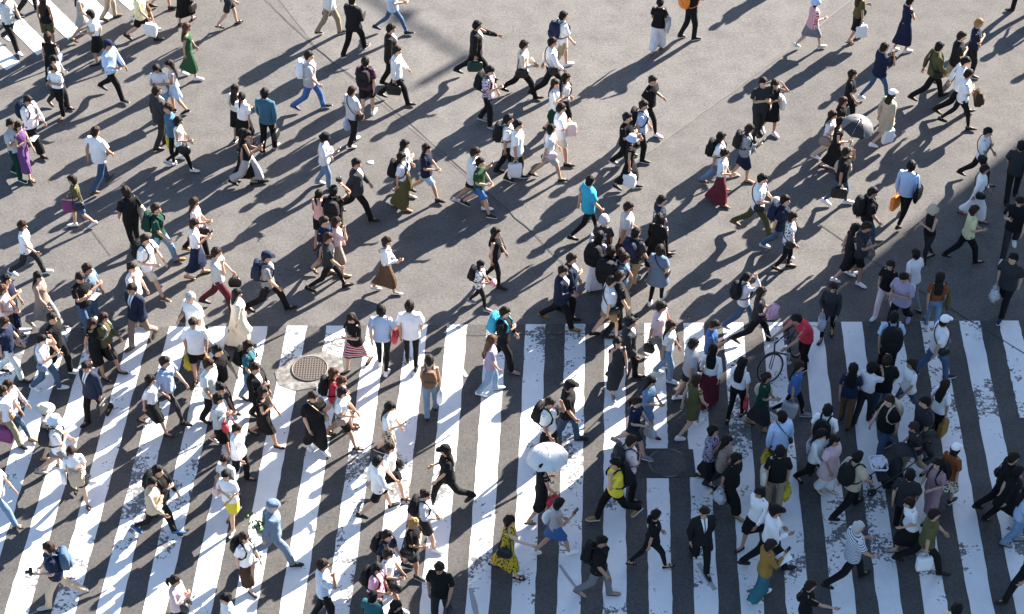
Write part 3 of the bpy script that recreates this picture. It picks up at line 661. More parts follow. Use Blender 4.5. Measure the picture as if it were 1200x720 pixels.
def skirt(P, dz, z0, z1, fem, flare, seed, extra=0.0, wx=.1, wy=.145):
    """a skirt hanging from the waist round both legs as they stand in this pose"""
    rnd = np.random.RandomState(seed); n, m_ = 36, 11; V = []; F = []; ph = rnd.uniform(0, 6, 3); fold = rnd.randint(7, 11)
    def leg(s, z):
        pts = [P['hip' + s], P['kn' + s], P['an' + s]]
        for a, b_ in zip(pts, pts[1:]):
            if b_[2] <= z <= a[2]: return a + (b_ - a) * (a[2] - z) / (a[2] - b_[2] + 1e-6)
        return pts[2] if z < pts[2][2] else pts[0]
    for i in range(m_):
        u = i / (m_ - 1); z = z0 + (z1 - z0) * u; zz = z - dz; k = min(1, u / .25)
        cs = []
        for s in 'LR':
            c = leg(s, zz); cs.append(np.array((c[0] * (k if u < .25 else 1) * .85, c[1], 0)))
        rr = .085 + extra + flare * u
        for j in range(n):
            t = 2 * math.pi * j / n; d = np.array((math.cos(t), math.sin(t), 0)); b_ = max(cs, key=lambda c: c @ d)
            hullp = b_ + rr * d; waist = np.array((wx * math.cos(t) + P['pelvis'][0], wy * math.sin(t), 0)) * 1.06
            p = waist * (1 - k) + hullp * k if k < 1 else hullp
            r_ = np.linalg.norm(waist) ; f = 1 + (.05 + .9 * flare) * u * math.sin(fold * t + ph[0] + 1.2 * math.sin(2 * t + ph[1])) * .5 * min(1, u * 2)
            V.append((p[0] * f - .02 * u, p[1] * f, z + .012 * math.sin(3 * t + ph[2]) * u))
    for i in range(m_ - 1):
        for j in range(n): F.append((i * n + j, (i + 1) * n + j, (i + 1) * n + (j + 1) % n, i * n + (j + 1) % n))
    F.append([j for j in range(n)])
    return V, F
# ------------------------------------------------------------------ who is on the crossing
# head-top pixel, heading (0 = to the right, 90 = away), build; hair; top; bottom; shoes; stride and arms; bags; looks
PEOPLE = '''
4 -9 320 m;short hairblack;tee white;straight black;sneaker white;4 sw sw;xl:navy;in white shirt and black trousers at left frame edge
26 -52 20 m;short hairblack;tee charcoal;straight black;sneaker black;3 sw sw;;cut by top edge above the left zebra stripes
49 -6 80 w;long hairbrown;tank black;shorts olive;sneaker black;1 ca ca;;in black sleeveless top on the upper left zebra crossing
55 38 80 w;bob hairbrown;dress black;midi black;flat black;2 ca hg;er:lightblue;in long black dress holding a pale blue bag
63 66 330 w;bob hairblack;long lightgrey;straight charcoal;flat black;3 ph sw;;in grey jacket behind the small phone user
60 77 250 w1.5;bob hairbrown;tuck white;straight black;flat brown;2 fo ph;;in white top and black trousers clutching a phone
104 12 200 w;bob hairblack;tuck white;knee black;flat black;2 hg hg;tr:cream;in white blouse and black skirt near upper left crossing
93 -14 0 w;long hairbrown;dress lightgrey;mini palepink;sandal tan;3 sw sw;;in pale grey dress crossing behind the white blouse
124 -38 10 w;long hairbrown;tee pink;straight beige;sneaker brown;2 sw sw;;in pink top and beige trousers at top edge
163 -16 350 m;short hairblack;boxy paleyellow;shorts black;sneaker black;4 sw sw;pr:white;in pale yellow shirt and black shorts
165 -34 350 m;short hairblack;tee grey;shorts brown;sneaker white;4 sw sw;;in white sneakers behind the pale yellow shirt
186 -52 20 w;long hairblack;tee black;mini palepink;sneaker black;3 sw sw;;in pale pink skirt cut by the top edge
126 47 335 m;short hairblack,cap navy;long lightblue;straight black;sneaker black;4 sw hg;;in navy cap and loose pale blue shirt
182 77 270 w;long hairblack;tee white;shorts lightdenim;sneaker white;2 fo ph;;in white top facing the camera beside pale blue skirt
197 71 190 w;long hairblack;tank white;mini lightblue;sneaker black;2 hg sw;;in pale blue skirt and white sleeveless top
183 101 30 m;short hairblack;jacket charcoal;straight charcoal;flat black;2 sw sw;;in dark grey suit beside the yellow carrier bag
196 121 200 m;short hairbrown;tee steelblue;slim black;sneaker white;2 sw ca;vr:yellow;in blue tee and black trousers with yellow carrier
209 137 0 w;bob hairblack;tank white;slim black;sneaker white;4 sw hg;er:black;in white sleeveless top and white sneakers, long stride
33 113 330 m;short hairblack;long white;wide black;flat black;4 sw ph;bp:navy;in white shirt and wide black trousers at left
12 140 335 m;short hairblack;tee lightgrey;straight darkgreen;sneaker black;2 sw fo;;in grey vest and dark green trousers, left edge
21 143 335 w;bob hairbrown;dress purple;midi purple;sandal tan;4 sw fo;;in purple dress reading a white sheet
212 -38 70 w;long hairblack;dress black;midi black;flat black;3 ca ca;hr:black;in long black coat at the top edge
219 27 0 w;long auburn;dress green;midi green;sneaker white;3 sw sw;;in green midi dress and white shoes
266 -32 15 w;bob hairbrown;tuck lightgrey;shorts charcoal;sandal black;3 sw sw;;in dark grey shorts and black sandals, top edge
386 -28 30 m;short hairblack;long white;straight khaki;sneaker black;3 ca sw;hl:black;in khaki trousers and white shirt, top edge
362 60 0 m1.76;short hairblack;boxy lightgrey;straight blue;sneaker black;4 sw sw;bp:white;in grey tee and bright blue trousers
275 99 70 w;long hairblack;tuck white;knee black;sneaker black;1 sw fo;;in white blouse, left of two matching black skirts
283 108 70 w;pony hairblack;tuck white;knee black;sneaker black;2 fo sw;;in white blouse and black skirt nearest teal tee
310 103 75 m1.78;short hairblack;long steelblue;straight black;sneaker grey;2 sw sw;hr:black;in teal long sleeved tee seen from behind
413 -6 60 m1.76;short hairblack;jacket black;straight black;sneaker black;4 sw hg;;in black suit at top edge, arm bent
460 -25 5 m;short hairblack;boxy lightblue;slim denim;sneaker black;5 sw hg;;in blue jeans striding along the top edge
459 28 0 m;short hairblack;jacket black;straight black;flat black;2 sw ca;cl:black;in black suit behind white shirt and briefcase
466 54 0 m;short hairblack;long white;straight black;flat black;4 sw ca;cr:black;in white shirt carrying a black briefcase, upper middle
428 66 75 m;short hairblack;tee plum;shorts black;sneaker white;2 sw sw;bp:black;in plum tee and black shorts seen from behind
413 101 40 m;short hairblack;tee lightgrey;straight black;sneaker white;2 ca sw;vl:lightblue xr:black;in pale grey shirt with dark strap across back
560 24 0 m1.76;short hairblack;jacket black;straight black;flat black;5 fw ca;cr:darkgreen;in black suit pointing ahead with outstretched arm
576 78 340 m;short hairblack;tee purple:plaid;straight black;sneaker grey;2 sw ph;bp:black;in purple plaid shirt looking at a phone
615 47 0 m;short hairblack;long cream;straight black;flat black;5 sw hg;sr:black;in cream shirt and black trousers with shoulder bag
648 44 0 m;short hairblack;tucked white;straight black;flat black;5 sw sw;xr:black;in white long sleeves and black vest, upper middle
661 13 15 m;short hairblack;tee white;shorts khaki;sneaker white;3 sw sw;bp:navy;in khaki shorts and white sneakers, upper middle
651 93 340 w;long hairblack;tee white;knee darkgreen;flat black;2 sw fo;;in white top and dark skirt behind white tees
664 86 0 w;bob hairblack;tuck white;straight black;flat black;2 sw sw;bp:black;in white top and black trousers, short backpack straps
658 121 0 m;short hairblack;boxy white:print;shorts cream;flat black;3 sw fo;pr:palepink;in printed white tee and cream shorts
646 146 0 w;bob hairblack;tuck white;shorts lightgrey;flat black;4 sw sw;xr:palepink;in white tee and pale grey shorts, long stride
774 -3 75 w;short hairblack;tee black;wide white;flat brown;3 sw ca;tr:lightgrey;in black tee and white trousers with grey tote
766 89 330 m1.68;short hairblack;tee black;slim black;sneaker white;4 hg sw;;in black tee and trousers with white sneakers
755 118 345 m;short hairblack;tee lightblue;straight black;sneaker black;2 sw sw;bp:black;in pale blue tee with black backpack
736 132 330 m;short hairblack;tee black;straight black;sneaker grey;3 sw fo;;all in black looking down beside pale blue hat
742 158 350 w;bob hairblack,bucket lightblue;dress black;midi black;sneaker black;4 up ca;pr:white;in pale blue hat and long black dress
815 -22 20 m;short hairblack;tee black;straight black;sneaker black;2 hg up;bp:orange;in black with orange backpack at top edge
957 -2 20 w1.52;bob hairbrown,bonnet lightblue;boxy red:plaid;knee grey;sneaker cream;4 sw hg;;in white bonnet and bright patterned top
895 91 285 m1.74;short hairblack;boxy charcoal;straight charcoal;sneaker black;1 hg fo;;in black tee facing the camera beside a black dress
909 94 290 w;bob hairblack;dress black;knee black;sneaker white;2 up fo;tl:white;in black dress raising one hand to the head
1000 82 345 w;bob hairblack;tuck black;straight black;flat black;3 sw sw;;in black top striding above the grey umbrella
989 114 340 w;long hairbrown;tee black;straight black;flat black;2 sw sw;;in black half hidden behind the grey umbrella
977 130 340 w;long hairblack;tee white;straight beige;sneaker white;3 sw hg;sr:taupe;in white tee and beige trousers, dark loose hair
993 173 345 m1.66;short hairblack;boxy black;slim denim;sneaker white;3 ea ca;tl:beige cr:black;in black tee, one hand at the face
1012 -14 20 w;long hairbrown;tee olive;knee black;sandal tan;2 hg ca;el:black pr:white;in black skirt with two bags, top right
1068 -4 20 w;short hairblack;dress navy;midi black;sneaker white;2 sw fo;;in navy blouse and long black skirt
1038 50 15 m;short hairblack;boxy navy;slim denim;sneaker white;4 sw ea;hr:black;in navy tee with large black bag, hand raised
1103 49 0 m;short hairblack;long olive;straight black;flat black;5 sw sw;xr:black;in olive shirt with black bag, upper right
1129 37 0 m;short hairblack;boxy black;straight khaki;sneaker black;4 sw fo;;in black tee and khaki trousers, upper right
1149 22 345 m;short blond;tee navy:print;straight black;sneaker black;2 sw fo;;in navy printed top with cropped pale hair
1134 67 0 m;short hairblack;long white;straight black;flat black;5 sw sw;;in long white shirt behind the white tee
1137 81 0 m;short hairblack;tee white;slim black;flat black;4 sw fo;;in white tee holding a brown bag in front
1047 105 20 w;long hairblack,cap white;coat beige;shorts beige;sneaker white;4 sw ca;pr:white;in white cap and long beige shirt
112 148 60 m1.74;short hairbrown;boxy white;straight denim;sneaker brown;4 sw sw;;in plain white tee and blue jeans from behind
83 206 200 w1.5;bob hairblack;tee olive;shorts denim;sneaker white;3 hg fo;sl:navy pr:magenta;in khaki top with magenta and navy bags
146 219 130 m;bob hairblack;tee black;straight black;sneaker white;2 sw sw;tr:cream;in black tee and trousers with cream shoulder tote
182 239 350 m;short hairbrown;tee darkgreen;straight lightdenim;sneaker mustard;4 sw sw;bp:darkgreen;in dark green polo and tan shoes
26 259 0 w;bob hairbrown;tee white;straight charcoal;sneaker white;4 sw sw;;in white tee and dark trousers, left edge, brown bob
284 151 20 w;bob hairblack;dress black;midi black;flat black;3 sw sw;;in black beside wide grey trousers
290 153 350 w;long hairblack;tank black;wide lightgrey;sneaker black;4 hg ph;;in black vest and wide pale grey trousers
382 156 355 w;bob hairblack,bucket black;long white;straight lightdenim;sneaker white;2 sw ph;tl:palepink;in white blouse with pink tote and black hat
374 222 75 w;pony hairblack;tank salmon;shorts black;sandal brown;2 sw sw;;in salmon top and black shorts from behind
391 217 80 m;short hairblack;tee black;shorts olive;sneaker black;2 sw up;bp:black;in black tee raising a camera arm
394 255 10 w;bob hairbrown;tuck palepink;knee taupe;flat tan;2 sw ea;;in pale pink blouse behind navy tee
380 254 330 m;short hairblack;tee navy;shorts navy;sandal brown;3 sw sw;;in navy tee and navy shorts
385 273 0 m;short hairbrown;tee charcoal:print;slim black;flat black;5 sw sw;;in dark printed tee taking a long stride
227 232 0 w;long hairbrown;tee palepink;straight black;flat tan;3 sw hg;er:black;in pale pink tee with dark bag on arm
229 257 10 w;bob hairbrown;tuck white;midi navy;flat tan;3 hg ph;sl:maroon;in white blouse and long navy skirt
418 186 350 m;short hairblack;jacket charcoal;straight black;flat black;5 sw sw;;in grey blazer and black trousers, arm swinging
475 164 355 w;long hairblack;long white:stripe;midi olive;flat cream;3 sw fo;;in striped white blouse with long loose hair
471 179 0 w;long hairblack;tuck white;maxi olive;flat tan;2 sw sw;bp:black;in white tee and long olive skirt
500 169 345 w;long hairblack;boxy navy;shorts lightblue;sneaker black;5 sw hg;;in navy top and pale blue shorts
559 173 0 m;short hairblack;boxy white;shorts black;sneaker white;4 sw ph;;in long white tee behind green tee
563 185 340 m1.62;short hairblack;tee green;shorts blue;sneaker black;4 sw hg;;in green tee and bright blue shorts
596 134 0 m;short hairblack;tee white;straight black;flat black;2 sw sw;bp:black;in white tee with black backpack near striped bag
607 141 345 m;short hairblack;boxy white;straight darkbrown;sneaker black;2 sw ca;pr:stripes;in white tee carrying a blue striped shopping bag
693 206 20 m;short hairblack;boxy cyan;slim black;flat black;4 sw sw;;in bright cyan tee and black trousers
708 253 80 w1.55;short hairgrey,bonnet lightgrey;boxy charcoal:print;straight black;flat black;2 ca ca;tl:lightgrey;in dark patterned top and grey knit hat
738 237 0 m;short hairblack;boxy lightgrey;straight charcoal;flat black;3 sw sw;;in pale grey shirt above the dense group
746 267 50 m;short hairblack;tee charcoal;straight khaki;sneaker grey;3 sw sw;bp:navy;in charcoal tee and khaki trousers, navy backpack
777 229 20 m;short hairblack;tee navy:print;straight black;flat black;3 sw sw;;in dark patterned shirt behind dark cardigan
773 250 60 w;bob hairblack;long black;midi black;flat black;2 sw hg;;in long dark cardigan above grey smock
703 271 60 w;long hairblack;tee lavender;maxi white;flat cream;2 sw sw;bq:black;in lavender tee and long white skirt
716 288 60 m;bob hairblack;boxy black;straight black;sneaker grey;2 sw sw;bq:black;in black with bulky backpack amid the group
733 297 345 m;short hairblack;tee bluegrey;straight beige;sneaker black;3 sw sw;bp:navy;in blue tee and beige trousers
774 287 70 w;bob hairblack;tunic bluegrey;slim black;sneaker white;2 sw sw;xr:black;in loose grey smock with dark strap
671 297 350 m;short hairblack;jacket navy;straight black;flat black;2 sw fo;;in navy jacket over a pale shirt
661 312 345 m;short hairblack;jacket navy;straight black;flat mustard;4 sw hg;;in navy shirt and brown shoes stepping off road
718 324 20 m;short hairblack;boxy white;shorts tan;flat black;3 sw sw;xr:black;in white tee and tan shorts with thin strap
727 318 20 m;short hairbrown;tee black;straight black;flat black;2 sw sw;;in black, head just behind tan shorts
740 372 350 m;short hairblack;jacket charcoal;straight black;flat black;3 sw sw;;in dark open jacket over white tee
777 354 340 m;short hairblack;tee palepink;straight grey;sneaker grey;3 ou sw;hr:black;in pale pink tee with arm out
787 376 345 w;long hairbrown;tuck white;straight lightdenim;sneaker white;2 sw sw;sl:black;in white top and faded jeans, brown hair
921 229 350 m;short hairblack;boxy navy:print;straight denim;sneaker white;3 sw sw;bp:navy;in dark printed tee left of patterned blouse
930 249 350 w;bob hairblack;tee white:floral;slim black;flat black;2 sw sw;xr:black;in grey patterned blouse and black trousers
895 204 350 m;short hairblack;boxy white;straight olive;flat brown;5 sw hg;xr:black;in white tee and olive trousers holding a helmet
846 155 350 w;long hairblack;tee white;straight lightdenim;flat brown;3 sw sw;bp:black;in white tee and jeans left of red skirt
851 175 345 w;bun hairblack;tuck white;maxi maroon;flat brown;3 sw hg;sl:black;in white tee and long dark red skirt
881 146 350 w;bob hairblack;long lightgrey:stripe;knee navy;flat tan;2 sw ph;bp:black;in grey hoodie and navy skirt
876 320 5 w;pony hairblack;long white;straight denim;sneaker grey;4 ca up;bp:black;in white shirt and jeans shading the eyes
893 337 350 w;bob hairbrown;tee charcoal;straight black;flat black;5 fo hg;hl:black;in dark grey tee hugging a pink bundle
931 369 205 m;short hairblack;tee red;straight black;sneaker black;1 dn dn b0.75;;in red tee bending over a bicycle
977 332 250 w;bob hairblack;long charcoal;slim black;flat black;2 sw hg;vr:silver;in dark jacket carrying a white plastic bag
840 376 350 m1.6;short hairblack;tee blue;straight charcoal;sneaker black;2 sw ph;;in blue tee above the white blouse
814 397 10 m;short hairblack;tee lightgrey;shorts charcoal;sneaker white;2 sw sw;;in pale grey tee beside long maroon skirt
836 404 75 w;long hairblack;tucked white;maxi maroon;flat black;2 sw sw;;in white blouse and long maroon skirt from behind
817 440 30 w;bob hairbrown;bodice olive;mini olive;sneaker white;4 sw sw;;in short olive dress with a bare arm back
871 419 60 w;long hairblack;tuck white;slim black;flat black;2 ph ca;hr:red;in white tee with red bag, long black hair
899 437 345 w;bob hairblack;tee darkgreen;midi charcoal;flat tan;3 sw hg;tl:cream;in dark green top carrying cream totes
938 424 345 w;long hairblack;tee blue;slim black;sneaker grey;4 sw ca;pr:lightgrey;in black and blue top with pale bag
917 482 110 m;short hairblack;long lightblue;straight olive;flat black;2 ca ca;vl:yellow xr:charcoal;in pale blue shirt carrying a yellow bag
971 474 70 m;short hairblack;tee white;straight black;flat black;2 ca sw;vl:silver bp:black;in white tee with clear plastic bag
966 504 330 w;long hairblack;long white;straight black;flat black;3 ph sw;;in white jacket and black trousers, lower right
979 511 320 w;long hairblack;tunic palepink;wide white;flat cream;1 sw sw;;in long pink top and wide white trousers
836 499 345 w;bob hairblack;boxy lavender:floral;midi black;flat black;2 ca fo;vr:yellow;in purple patterned blouse and black skirt
853 511 340 w;long hairblack;boxy taupe;straight charcoal;flat black;3 sw fo;;in brown top beside the purple patterned blouse
865 532 320 w;bob hairblack;boxy black;wide black;flat tan;4 ca sw;vr:silver;in black tee and wide trousers with grey bag
915 522 80 m;short hairblack;tee black;straight khaki;flat black;2 sw ca;tl:cream vr:yellow;in black tee and khaki trousers with yellow bag
826 595 275 m;short hairblack;jacket black;straight black;flat black;3 sw ca p;hl:black;in black suit and white shirt facing the camera
890 572 230 w;bob hairblack;long white;knee black;flat black;4 sw sw;;in black pinafore over white sleeves
910 593 10 m;short hairblack,cap black;long white;straight black;sneaker black;5 sw hg;;in black cap and white shirt, lower right
906 633 20 w;bob hairblack;long mustard;maxi teal;sneaker white;2 fo ph;;in mustard cardigan and long blue skirt
951 681 355 w;short hairblack;tee black;straight black;flat black;3 ca fw;sl:black;in black with arm out at lower edge
1007 612 15 m;short hairgrey;boxy silver:stripe;straight black;flat black;5 hg sw;;in blue and white striped tee, grey hair
1001 426 75 w;long hairblack;tee navy;straight brown;flat black;2 sw sw;;in navy top and brown trousers from behind
1049 365 85 m;short hairblack;tee lightblue;straight black;flat black;3 sw sw;bq:black;in pale blue tee with very long black backpack
1059 321 230 m1.74;short hairblack;boxy lavender;straight black;sneaker lavender;4 fo hg b0.2;;in lavender tee leaning forward, right side
1044 306 240 w;bob hairblack;tee black;straight palepink;sneaker white;4 sw hg;;in black top and pink trousers beside lavender tee
1074 292 110 w;short hairblack;boxy white;slim grey;flat black;3 ba sw;;in white tee holding a white sun hat behind
1103 319 75 w;long hairblack;tuck rust;slim lightdenim;sneaker grey;3 sw ca;tr:olive;in rust top and blue jeans with olive tote
1109 370 10 m;short hairblack,cap white;boxy white;straight denim;sneaker black;4 sw sw;xr:black;in white cap and white tee, right side
1188 297 225 m1.76;short hairblack;boxy charcoal;straight black;sneaker navy;3 sw ca;vr:white;in dark tee carrying a white plastic bag, right edge
1160 150 345 w;short hairblack;tee white;straight black;flat black;4 sw fo;xr:black;in white tee and black vest, right side
1155 193 345 w;short hairblack;tucked white;wide white;flat brown;3 sw sw;xr:black;in white blouse and wide white trousers
1069 188 60 m;short hairblack;long lightblue;slim black;flat black;4 ca ca;pl:orange tr:black;in pale blue shirt carrying an orange bag
1025 220 0 m;short hairblack;tee black;straight denim;sneaker black;4 sw sw;bp:black;in black tee and blue jeans, right of black box
1019 261 330 m;short hairblack;boxy charcoal:print;shorts black;sneaker white;2 sw ph;;in dark printed tee looking at a phone
1004 262 10 w;bob hairblack;dress black;knee black;sneaker white;3 sw sw;;in black dress left of dark printed tee
1093 241 200 w;short blond,bucket beige;tank black;slim charcoal;flat black;2 fo hg;;in straw hat and black sleeveless top
1143 241 0 w;bob hairbrown;tee paleyellow;straight black;flat black;4 sw hg;;in yellow tee and black trousers, right side
1198 165 70 m;short hairblack;boxy charcoal;straight black;flat black;3 sw sw;;in black at right edge below the sunlight
1196 232 250 m;short hairblack;boxy black;straight charcoal;sneaker white;4 sw ph;;in black tee holding up a phone, right edge
1041 416 75 m;short hairblack;boxy black;straight denim;sneaker black;2 sw sw;;in black tee and jeans below long backpack
1023 424 60 w;bob hairblack;tuck white;straight charcoal;flat black;2 sw ea;;in white blouse, left of black tee and jeans
1069 421 200 w;long hairblack;tee white;slim denim;flat black;4 sw sw;;in white tee and jeans walking left, dark hair
1109 445 30 w;long hairblack;tee white;straight black;flat black;3 sw ca;pr:mustard;in white tee carrying a yellow shopping bag
1043 464 215 m;short hairblack;boxy black;straight denim;sneaker black;3 sw sw;bp:beige;in black tee with beige backpack
1084 465 200 m;short hairblack;boxy charcoal;straight charcoal;flat black;2 sw sw;sl:charcoal;in dark shirt walking left past yellow bag
1070 496 200 w;bob hairbrown;tee charcoal;straight khaki;flat black;3 hg hg b0.25;;in dark top and khaki trousers pushing the stroller
1007 529 30 m;short hairblack;boxy beige;straight black;flat black;4 sw sw;bp:black;in beige tee with black backpack, lower right
1122 520 40 w;bob hairbrown,cap white;tee rust;knee cream:floral;sneaker black;2 sw sw;;in white cap and rust top
1100 538 215 w;bob hairblack;boxy mauve;midi mauve;flat black;3 hg sw;bp:black;in mauve dress and top with black backpack
1068 550 60 m;short hairblack;boxy charcoal;straight black;flat black;2 sw sw;;in dark tee between beige tee and mauve dress
1065 584 200 w;bob hairblack;tee white;midi black;flat taupe;4 hg sw b0.3;;in white tee and black skirt leaning forward
1096 597 350 m;short hairblack;boxy olive;straight black;sneaker black;5 sw ca;pr:white;in dark olive tee carrying a white bag
1190 531 10 m;short hairblack;boxy black;straight black;sneaker black;4 sw sw;sl:black;in black tee with bag, lower right edge
1195 547 10 w;bob hairblack;coat black;straight black;flat black;4 sw sw;;in long black coat at lower right edge
1207 570 350 w;long hairblack;tee lightblue;straight lightdenim;sneaker grey;2 ca sw;;in jeans cut by the right edge
1123 708 60 m;short hairblack;tee cream;straight black;flat black;2 sw sw;;with cream collar cut by bottom edge, right side
669 446 345 m1.74;short hairblack,cap black;boxy black;straight denim;sneaker black;3 sw sw;;in black cap, black tee and jeans
646 467 330 m;short hairblack;tee white;straight black;flat black;2 ea sw;bp:black;in white tee with backpack above pale umbrella
657 584 20 w;bob hairblack;tank lightgrey;mini blue;sneaker white;4 sw ph;tl:white;in grey vest and short blue skirt
721 537 200 m1.76;short hairblack;tee yellow;straight black;sneaker mustard;5 ea sw;bp:black;in bright yellow tee and brown shoes
741 511 10 m;short hairblack;tee palepink;straight black;flat black;2 sw fo;bp:charcoal;in pale pink tee behind yellow tee
724 396 285 w;bob hairblack;dress charcoal;midi charcoal;sneaker grey;3 sw ea;;in long grey dress, hand at the mouth
764 442 345 w;long hairblack;boxy lightdenim;mini lightdenim;sneaker black;3 sw hg;;in denim blue top and skirt
748 466 345 w;pony hairblack;tee navy;shorts charcoal;sneaker grey;4 sw hg;hl:lightgrey;in navy tee carrying a grey bag
707 629 345 m;short hairblack;boxy black;straight grey;flat taupe;3 sw sw;bp:black;in black tee and grey trousers, lower middle
769 598 10 w;pony hairblack;tee black;slim black;sandal black;4 sw sw;;in black tee, slim trousers and sandals
598 605 345 w;bob hairblack;dress mustardyellow:floral;midi mustardyellow:floral;sandal black;4 fo fw;sr:black;in yellow and black floral dress
503 416 85 w;short hairblack;tank cream;straight lightdenim;flat black;2 sw ca;bp:brown hr:white;in cream camisole and blue jeans from behind
446 357 85 m;short hairblack;tee lightblue;slim black;sneaker white;2 sw sw;sr:red;in pale blue tee with large red shoulder bag
480 352 85 m1.76;short hairblack;boxy white;slim black;sneaker black;2 sw sw;;in oversized white tee from behind, next to red bag
410 369 225 w;long hairblack;tee black;knee white:bands;flat black;3 ph fo;;in black tee and banded red and white skirt
593 360 340 m;short hairblack;long black;straight black;flat taupe;3 sw fo;bp:cyan;in black with a blue backpack
577 393 10 w;long auburn;tee lavender;straight lightdenim;sneaker white;2 sw sw;sl:black;in lavender tee with large black bag
459 472 340 w;long hairblack;tuck white;mini beige:floral;sneaker black;3 sw ph;;in white tee and patterned skirt holding a phone
457 520 330 w;bob hairblack;tuck white;mini black;sandal black;4 sw sw;sl:black;in white tee and black mini skirt
443 535 10 m1.62;short hairblack;long white;shorts black;sneaker black;4 sw sw;;in white shirt and black shorts, lower middle
521 522 190 w1.66;long hairbrown,cap black;boxy black;straight black;sneaker black;5 sw hg;;in black cap and black outfit walking left
499 575 345 w;bun hairblack;tucked white;mini charcoal;sneaker white;3 sw hg;bp:black;in white blouse and grey pleated skirt
485 608 340 w1.55;bob blond;tee black;mini charcoal;sneaker black;2 fo hg;sr:black;in black tee and skirt with blond bob
454 622 330 w;pony hairblack;tee navy;straight black;flat black;2 sw sw;bp:black;in dark navy top with black backpack, ponytail
456 644 345 w;bob hairbrown;tuck white;mini black;sneaker white;4 sw hg;er:black;in white top and black skirt below ponytail
442 661 330 w;long hairblack;tee pink;shorts charcoal;sneaker white;2 sw hg;bp:black;in pink tee with black backpack
437 693 60 m1.6;short hairblack;tee teal;straight black;flat black;2 hg sw;;in teal top at the lower edge
465 705 340 w;long hairblack;tee black;straight black;flat black;2 sw sw;;with dark hair just showing above bottom edge
514 661 255 m;short hairblack;tee black;straight charcoal;flat black;2 sw ca;hl:navy;in black and green tee facing the camera
378 656 10 m;short hairblack;tee lightblue:plaid;straight black;flat black;2 sw ea;;in pale blue plaid shirt, hand raised
319 587 0 m;short hairgrey,flat bluegrey;long bluegrey;straight bluegrey;flat black;4 ba sw;;in blue grey outfit and flat cap
286 625 330 w;bob hairbrown;tee white;midi darkbrown;flat black;3 sw sw;bp:black;in white blouse and long brown skirt, lower left
205 675 350 w;pony hairblack;long palepink;midi black;flat black;3 sw fo;er:charcoal;in pale pink blouse with ponytail, bottom edge
263 696 200 w;bun hairblack;tee white;straight black;flat black;2 ou sw;;in white top with bun at bottom edge
262 534 240 w;bob hairblack;tuck white;shorts navy;flat brown;3 fo hg;er:palepink;in white top and navy shorts beside yellow skirt
264 552 245 w;long hairblack;tee white;mini yellow;flat cream;3 hg fo;;in white tee and short yellow skirt
278 498 345 w;short hairblack;long white;straight black;flat black;2 sw sw;;in long white shirt below the pink bag
308 454 345 w;long hairblack;dress black;knee black;flat black;4 sw fo;;in black dress and heels with long stride
299 426 330 m;short hairblack;jacket black;straight black;flat black;2 sw fo;;in black cardigan over striped tee
367 460 300 m;short hairblack;boxy black;wide black;sneaker white;2 sw sw;xl:khaki;in black tee with khaki waist bag
391 432 10 w;long auburn;tee red;shorts lightgrey;sneaker black;4 sw fo;bp:black;in red tee with auburn hair
402 455 345 w;bob hairblack;boxy white;shorts black;sandal black;4 sw hg;xr:taupe;in white top and black shorts beside red tee
401 442 0 w;bob auburn;tee palepink;shorts black;sandal black;3 sw sw;;in pale pink top behind white top and black shorts
291 400 345 w;long hairblack;tee teal;straight lightdenim;flat black;2 sw sw;bp:black;in teal tee with black backpack
255 405 335 m1.74;short hairblack;boxy black;straight black;flat black;4 sw ca;hr:brown;in black tee and trousers with brown bag
245 421 335 m;short hairbrown;boxy white;straight black;flat black;2 sw sw;;in white tee below the yellow bag
259 450 340 w;bun hairblack;tee charcoal;straight black;flat black;2 sw hg;;in dark tee between white tee and grey shirt
256 462 330 w;bob hairblack;long lightgrey;knee black;flat palepink;3 sw fo;er:red;in pale grey shirt holding a pink pouch
222 343 240 m;short hairgrey;boxy white;straight lightgrey;flat brown;2 sw hg;sr:black;in loose white shirt, pale grey hair
225 374 270 m;short hairbrown;boxy white;shorts black;sandal black;2 sw ca;vr:yellow vl:orange;in white tee carrying an orange bag
278 339 20 w;long hairblack;coat cream;maxi cream;flat brown;3 sw sw;;in long cream coat at top of crossing
254 290 0 m;short hairblack;tee lightgrey;straight maroon;flat charcoal;4 sw ea;hl:black;in white shirt and dark red trousers
312 295 0 m;short hairblack,cap navy;tee grey;straight black;flat black;5 sw sw;bp:navy;in navy cap and grey tee
454 278 5 w;bob hairbrown;tucked white;midi brown;flat white;4 sw hg;xl:black;in white blouse and long brown skirt walking alone
581 267 340 w;long hairblack;tank black;slim black;sneaker black;2 sw ca;sl:black;in black sleeveless outfit walking beside a child
564 306 345 w1.34;bob hairblack;tee white:floral;slim black;sneaker grey;3 sw hg;bp:black;child sized with backpack and pink pouch
6 322 345 w;bob hairblack;dress navy;midi navy;sandal tan;3 sw fo;tr:white;in navy dress with white shoulder bag, left edge
2 334 350 w;bob auburn;tank palepink;midi darkbrown;flat tan;3 sw hg;;in pale pink top and brown skirt, left edge
44 319 345 w;long hairblack;long taupe;wide grey;flat grey;4 sw sw;;in taupe blouse and grey green trousers
102 309 345 m;short hairbrown;tee bluegrey;straight denim;sneaker grey;2 sw fo;;in pale blue tee reading with black jacket
94 321 330 m;short hairblack;tee black;straight denim;sneaker olive;2 fo ph;;in black tee reading a white paper
170 275 340 m1.74;short hairblack;boxy white;shorts cream;sneaker brown;5 sw hg;bp:black;in white tee and cream shorts with backpack
154 308 345 m;short hairblack;tee white;straight denim;sneaker black;2 sw ea;;in white tee, hand to face, behind navy blazer
153 333 235 m1.74;short hairblack;jacket navy;straight taupe;flat brown;3 sw sw;;in navy blazer and brown trousers
5 372 350 m;short hairbrown;tee navy;straight white;sneaker black;3 sw sw;;in navy tee and white trousers, left edge
